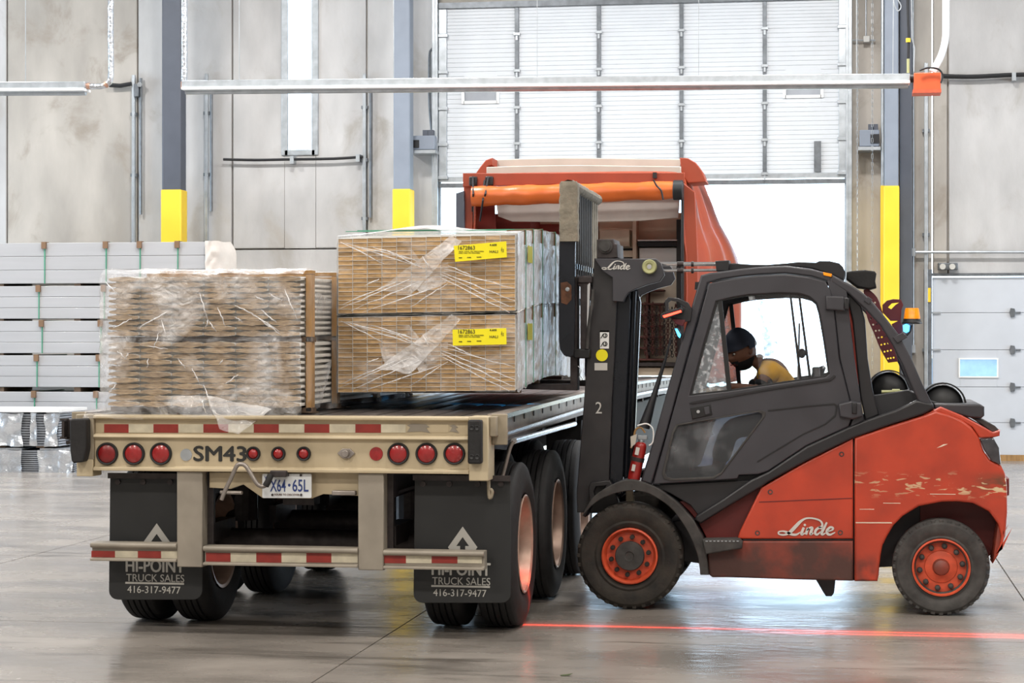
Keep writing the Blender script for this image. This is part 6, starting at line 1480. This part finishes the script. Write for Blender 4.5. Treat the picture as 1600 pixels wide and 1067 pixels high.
for s in (-1, 1):
    q = hm @ Vector((.008, s*.082, -.004)); MB().sphere(q, .03, (.65, .35, 1), 12, 8).build('ear', 'skin', pe, smooth=60)
    q = hm @ Vector((-.083, s*.030, .010)); MB().sphere(q, .0095, (1, 1, .7), 10, 8).build('eye', 'label', pe, smooth=60)
    q = hm @ Vector((-.0925, s*.030, .008)); MB().sphere(q, .005, (1, 1, 1), 8, 6).build('iris', 'black', pe, smooth=60)
MB().tube([hm @ Vector((-.098, y, -.060+.002*math.cos(y*90))) for y in (-.024, -.012, 0, .012, .024)], .004, 6).build('mouth', 'red_dark', pe, smooth=60)
def hand(pal, fwd, side, up, nm='hand'):
    "palm plus five bent fingers closing round the wheel rim"
    pts = [pal-fwd*.03, pal+fwd*.02]; ed = [(0, 1)]; rd = [(.026, .016), (.034, .015)]
    o = skin_mesh(nm, pts, ed, rd, 'skin', pe)
    for k, (off, ln) in enumerate(((-.027, .068), (-.009, .078), (.009, .074), (.026, .058))):
        a = pal+fwd*.03+side*off; b = a+fwd*ln*.45; c = b+fwd*ln*.18-up*ln*.36; d = c-fwd*ln*.18-up*ln*.22
        skin_mesh('finger', [pal+side*off*.8, a, b, c, d], [(0, 1), (1, 2), (2, 3), (3, 4)], [.010, .0095, .009, .0082, .007], 'skin', pe, 1)
    a = pal-fwd*.005-side*.03; skin_mesh('thumb', [pal-fwd*.01, a, a+fwd*.025-side*.014-up*.012, a+fwd*.045-side*.004-up*.026], [(0, 1), (1, 2), (2, 3)], [.013, .012, .010, .008], 'skin', pe, 1)
fw = (J_['pan']-J_['wrn']).normalized()
hand(J_['pan'], fw, Vector((0, -1, 0)), Vector((0, 0, 1)))
fw = (J_['paf']-J_['wrf']).normalized()
hand(J_['paf'], fw, Vector((0, 1, 0)), Vector((0, 0, 1)))
# ================================================================== SMALL THINGS AND PROJECTED LIGHTS
lf = P(885, 1056, 12.0); t_ = 1.8*FPX/(1056-533.5); u_ = (885-800)/FPX; lx, ly = t_*(-SN+u_*CS), t_*(CS+u_*SN)
mb = MB(); lv = [(-.035, 0, .004), (-.02, .014, .006), (.0, .016, .005), (.02, .009, .008), (.035, -.002, .016), (.015, -.014, .005), (-.01, -.015, .003), (-.03, -.01, .003)]
cv = mb.bm.verts.new((lx, ly, .009)); ring = [mb.bm.verts.new((lx+a, ly+b, c)) for a, b, c in lv]
for i in range(8): mb.bm.faces.new((cv, ring[i], ring[(i+1) % 8]))
tag(mb.build('dry_leaf', 'leaf', None, thick=.001), 'small dark dry leaf lying on the floor in the foreground', 'leaf')
# the forklift's red zone lamp throws a thin line on the floor beside it
def line_lamp(name, loc, target_y, xr, power, wdt, col=(1, .06, .03)):
    l = bpy.data.lights.new(name, 'SPOT'); l.energy = power; l.color = col; l.shadow_soft_size = .01; l.spot_size = R(150); l.spot_blend = .3
    o = bpy.data.objects.new(name, l); C.objects.link(o); o.location = loc
    d = Vector((0, target_y-loc[1], -loc[2])).normalized()
    z = -d; x = Vector((1, 0, 0)); y = z.cross(x)
    o.rotation_euler = Matrix((x, y, z)).transposed().to_euler()
    l.use_nodes = True; nt = l.node_tree; N = nt.nodes; L_ = nt.links; em = N['Emission']
    tc_ = N.new('ShaderNodeTexCoord'); sp = N.new('ShaderNodeSeparateXYZ'); L_.new(tc_.outputs['Normal'], sp.inputs[0])
    def mth(op, a, b=None):
        n = N.new('ShaderNodeMath'); n.operation = op
        for k, v in enumerate((a, b)):
            if v is None: continue
            if isinstance(v, (int, float)): n.inputs[k].default_value = v
            else: L_.new(v, n.inputs[k])
        return n.outputs[0]
    ry = mth('ABSOLUTE', mth('DIVIDE', sp.outputs['Y'], sp.outputs['Z']))
    g = mth('POWER', 2.718, mth('MULTIPLY', mth('POWER', mth('DIVIDE', ry, wdt), 2), -1))
    g2 = mth('MULTIPLY', mth('POWER', 2.718, mth('MULTIPLY', mth('POWER', mth('DIVIDE', ry, wdt*5), 2), -1)), .10)
    rxx = mth('DIVIDE', sp.outputs['X'], sp.outputs['Z'])
    # even brightness along the line: the projector's lens fans the beam (cos^-3 falloff taken back)
    c3 = mth('POWER', mth('ADD', mth('MULTIPLY', rxx, rxx), 1), 1.6)
    mr = N.new('ShaderNodeMapRange'); L_.new(mth('MULTIPLY', rxx, -1), mr.inputs[0]); mr.inputs['From Min'].default_value = xr; mr.inputs['From Max'].default_value = xr+.15
    L_.new(mth('MULTIPLY', mr.outputs[0], mth('MULTIPLY', mth('ADD', g, g2), c3)), em.inputs['Strength'])
    return o
line_lamp('red_zone_light', (P(1052, 490, FY).x, FY-.14, P(1052, 490, FY).z), 13.42, -.6, 1700, .013)
line_lamp('red_zone_light', (P(1420, 505, FY).x, FY-.05, P(1420, 505, FY).z), 13.30, -.5, 1400, .012)
# blue spot lamp shining on the trailer deck
l = bpy.data.lights.new('blue_spot', 'SPOT'); l.energy = 220; l.color = (.05, .45, 1); l.spot_size = R(16); l.spot_blend = .5; l.shadow_soft_size = .02
o = bpy.data.objects.new('blue_spot', l); C.objects.link(o); o.location = P(1050, 440, 14.8)
o.location = (-1.75, 14.1, 1.50)
o.rotation_euler = (Vector((-2.42, 14.5, 1.36))-Vector(o.location)).to_track_quat('-Z', 'Y').to_euler()
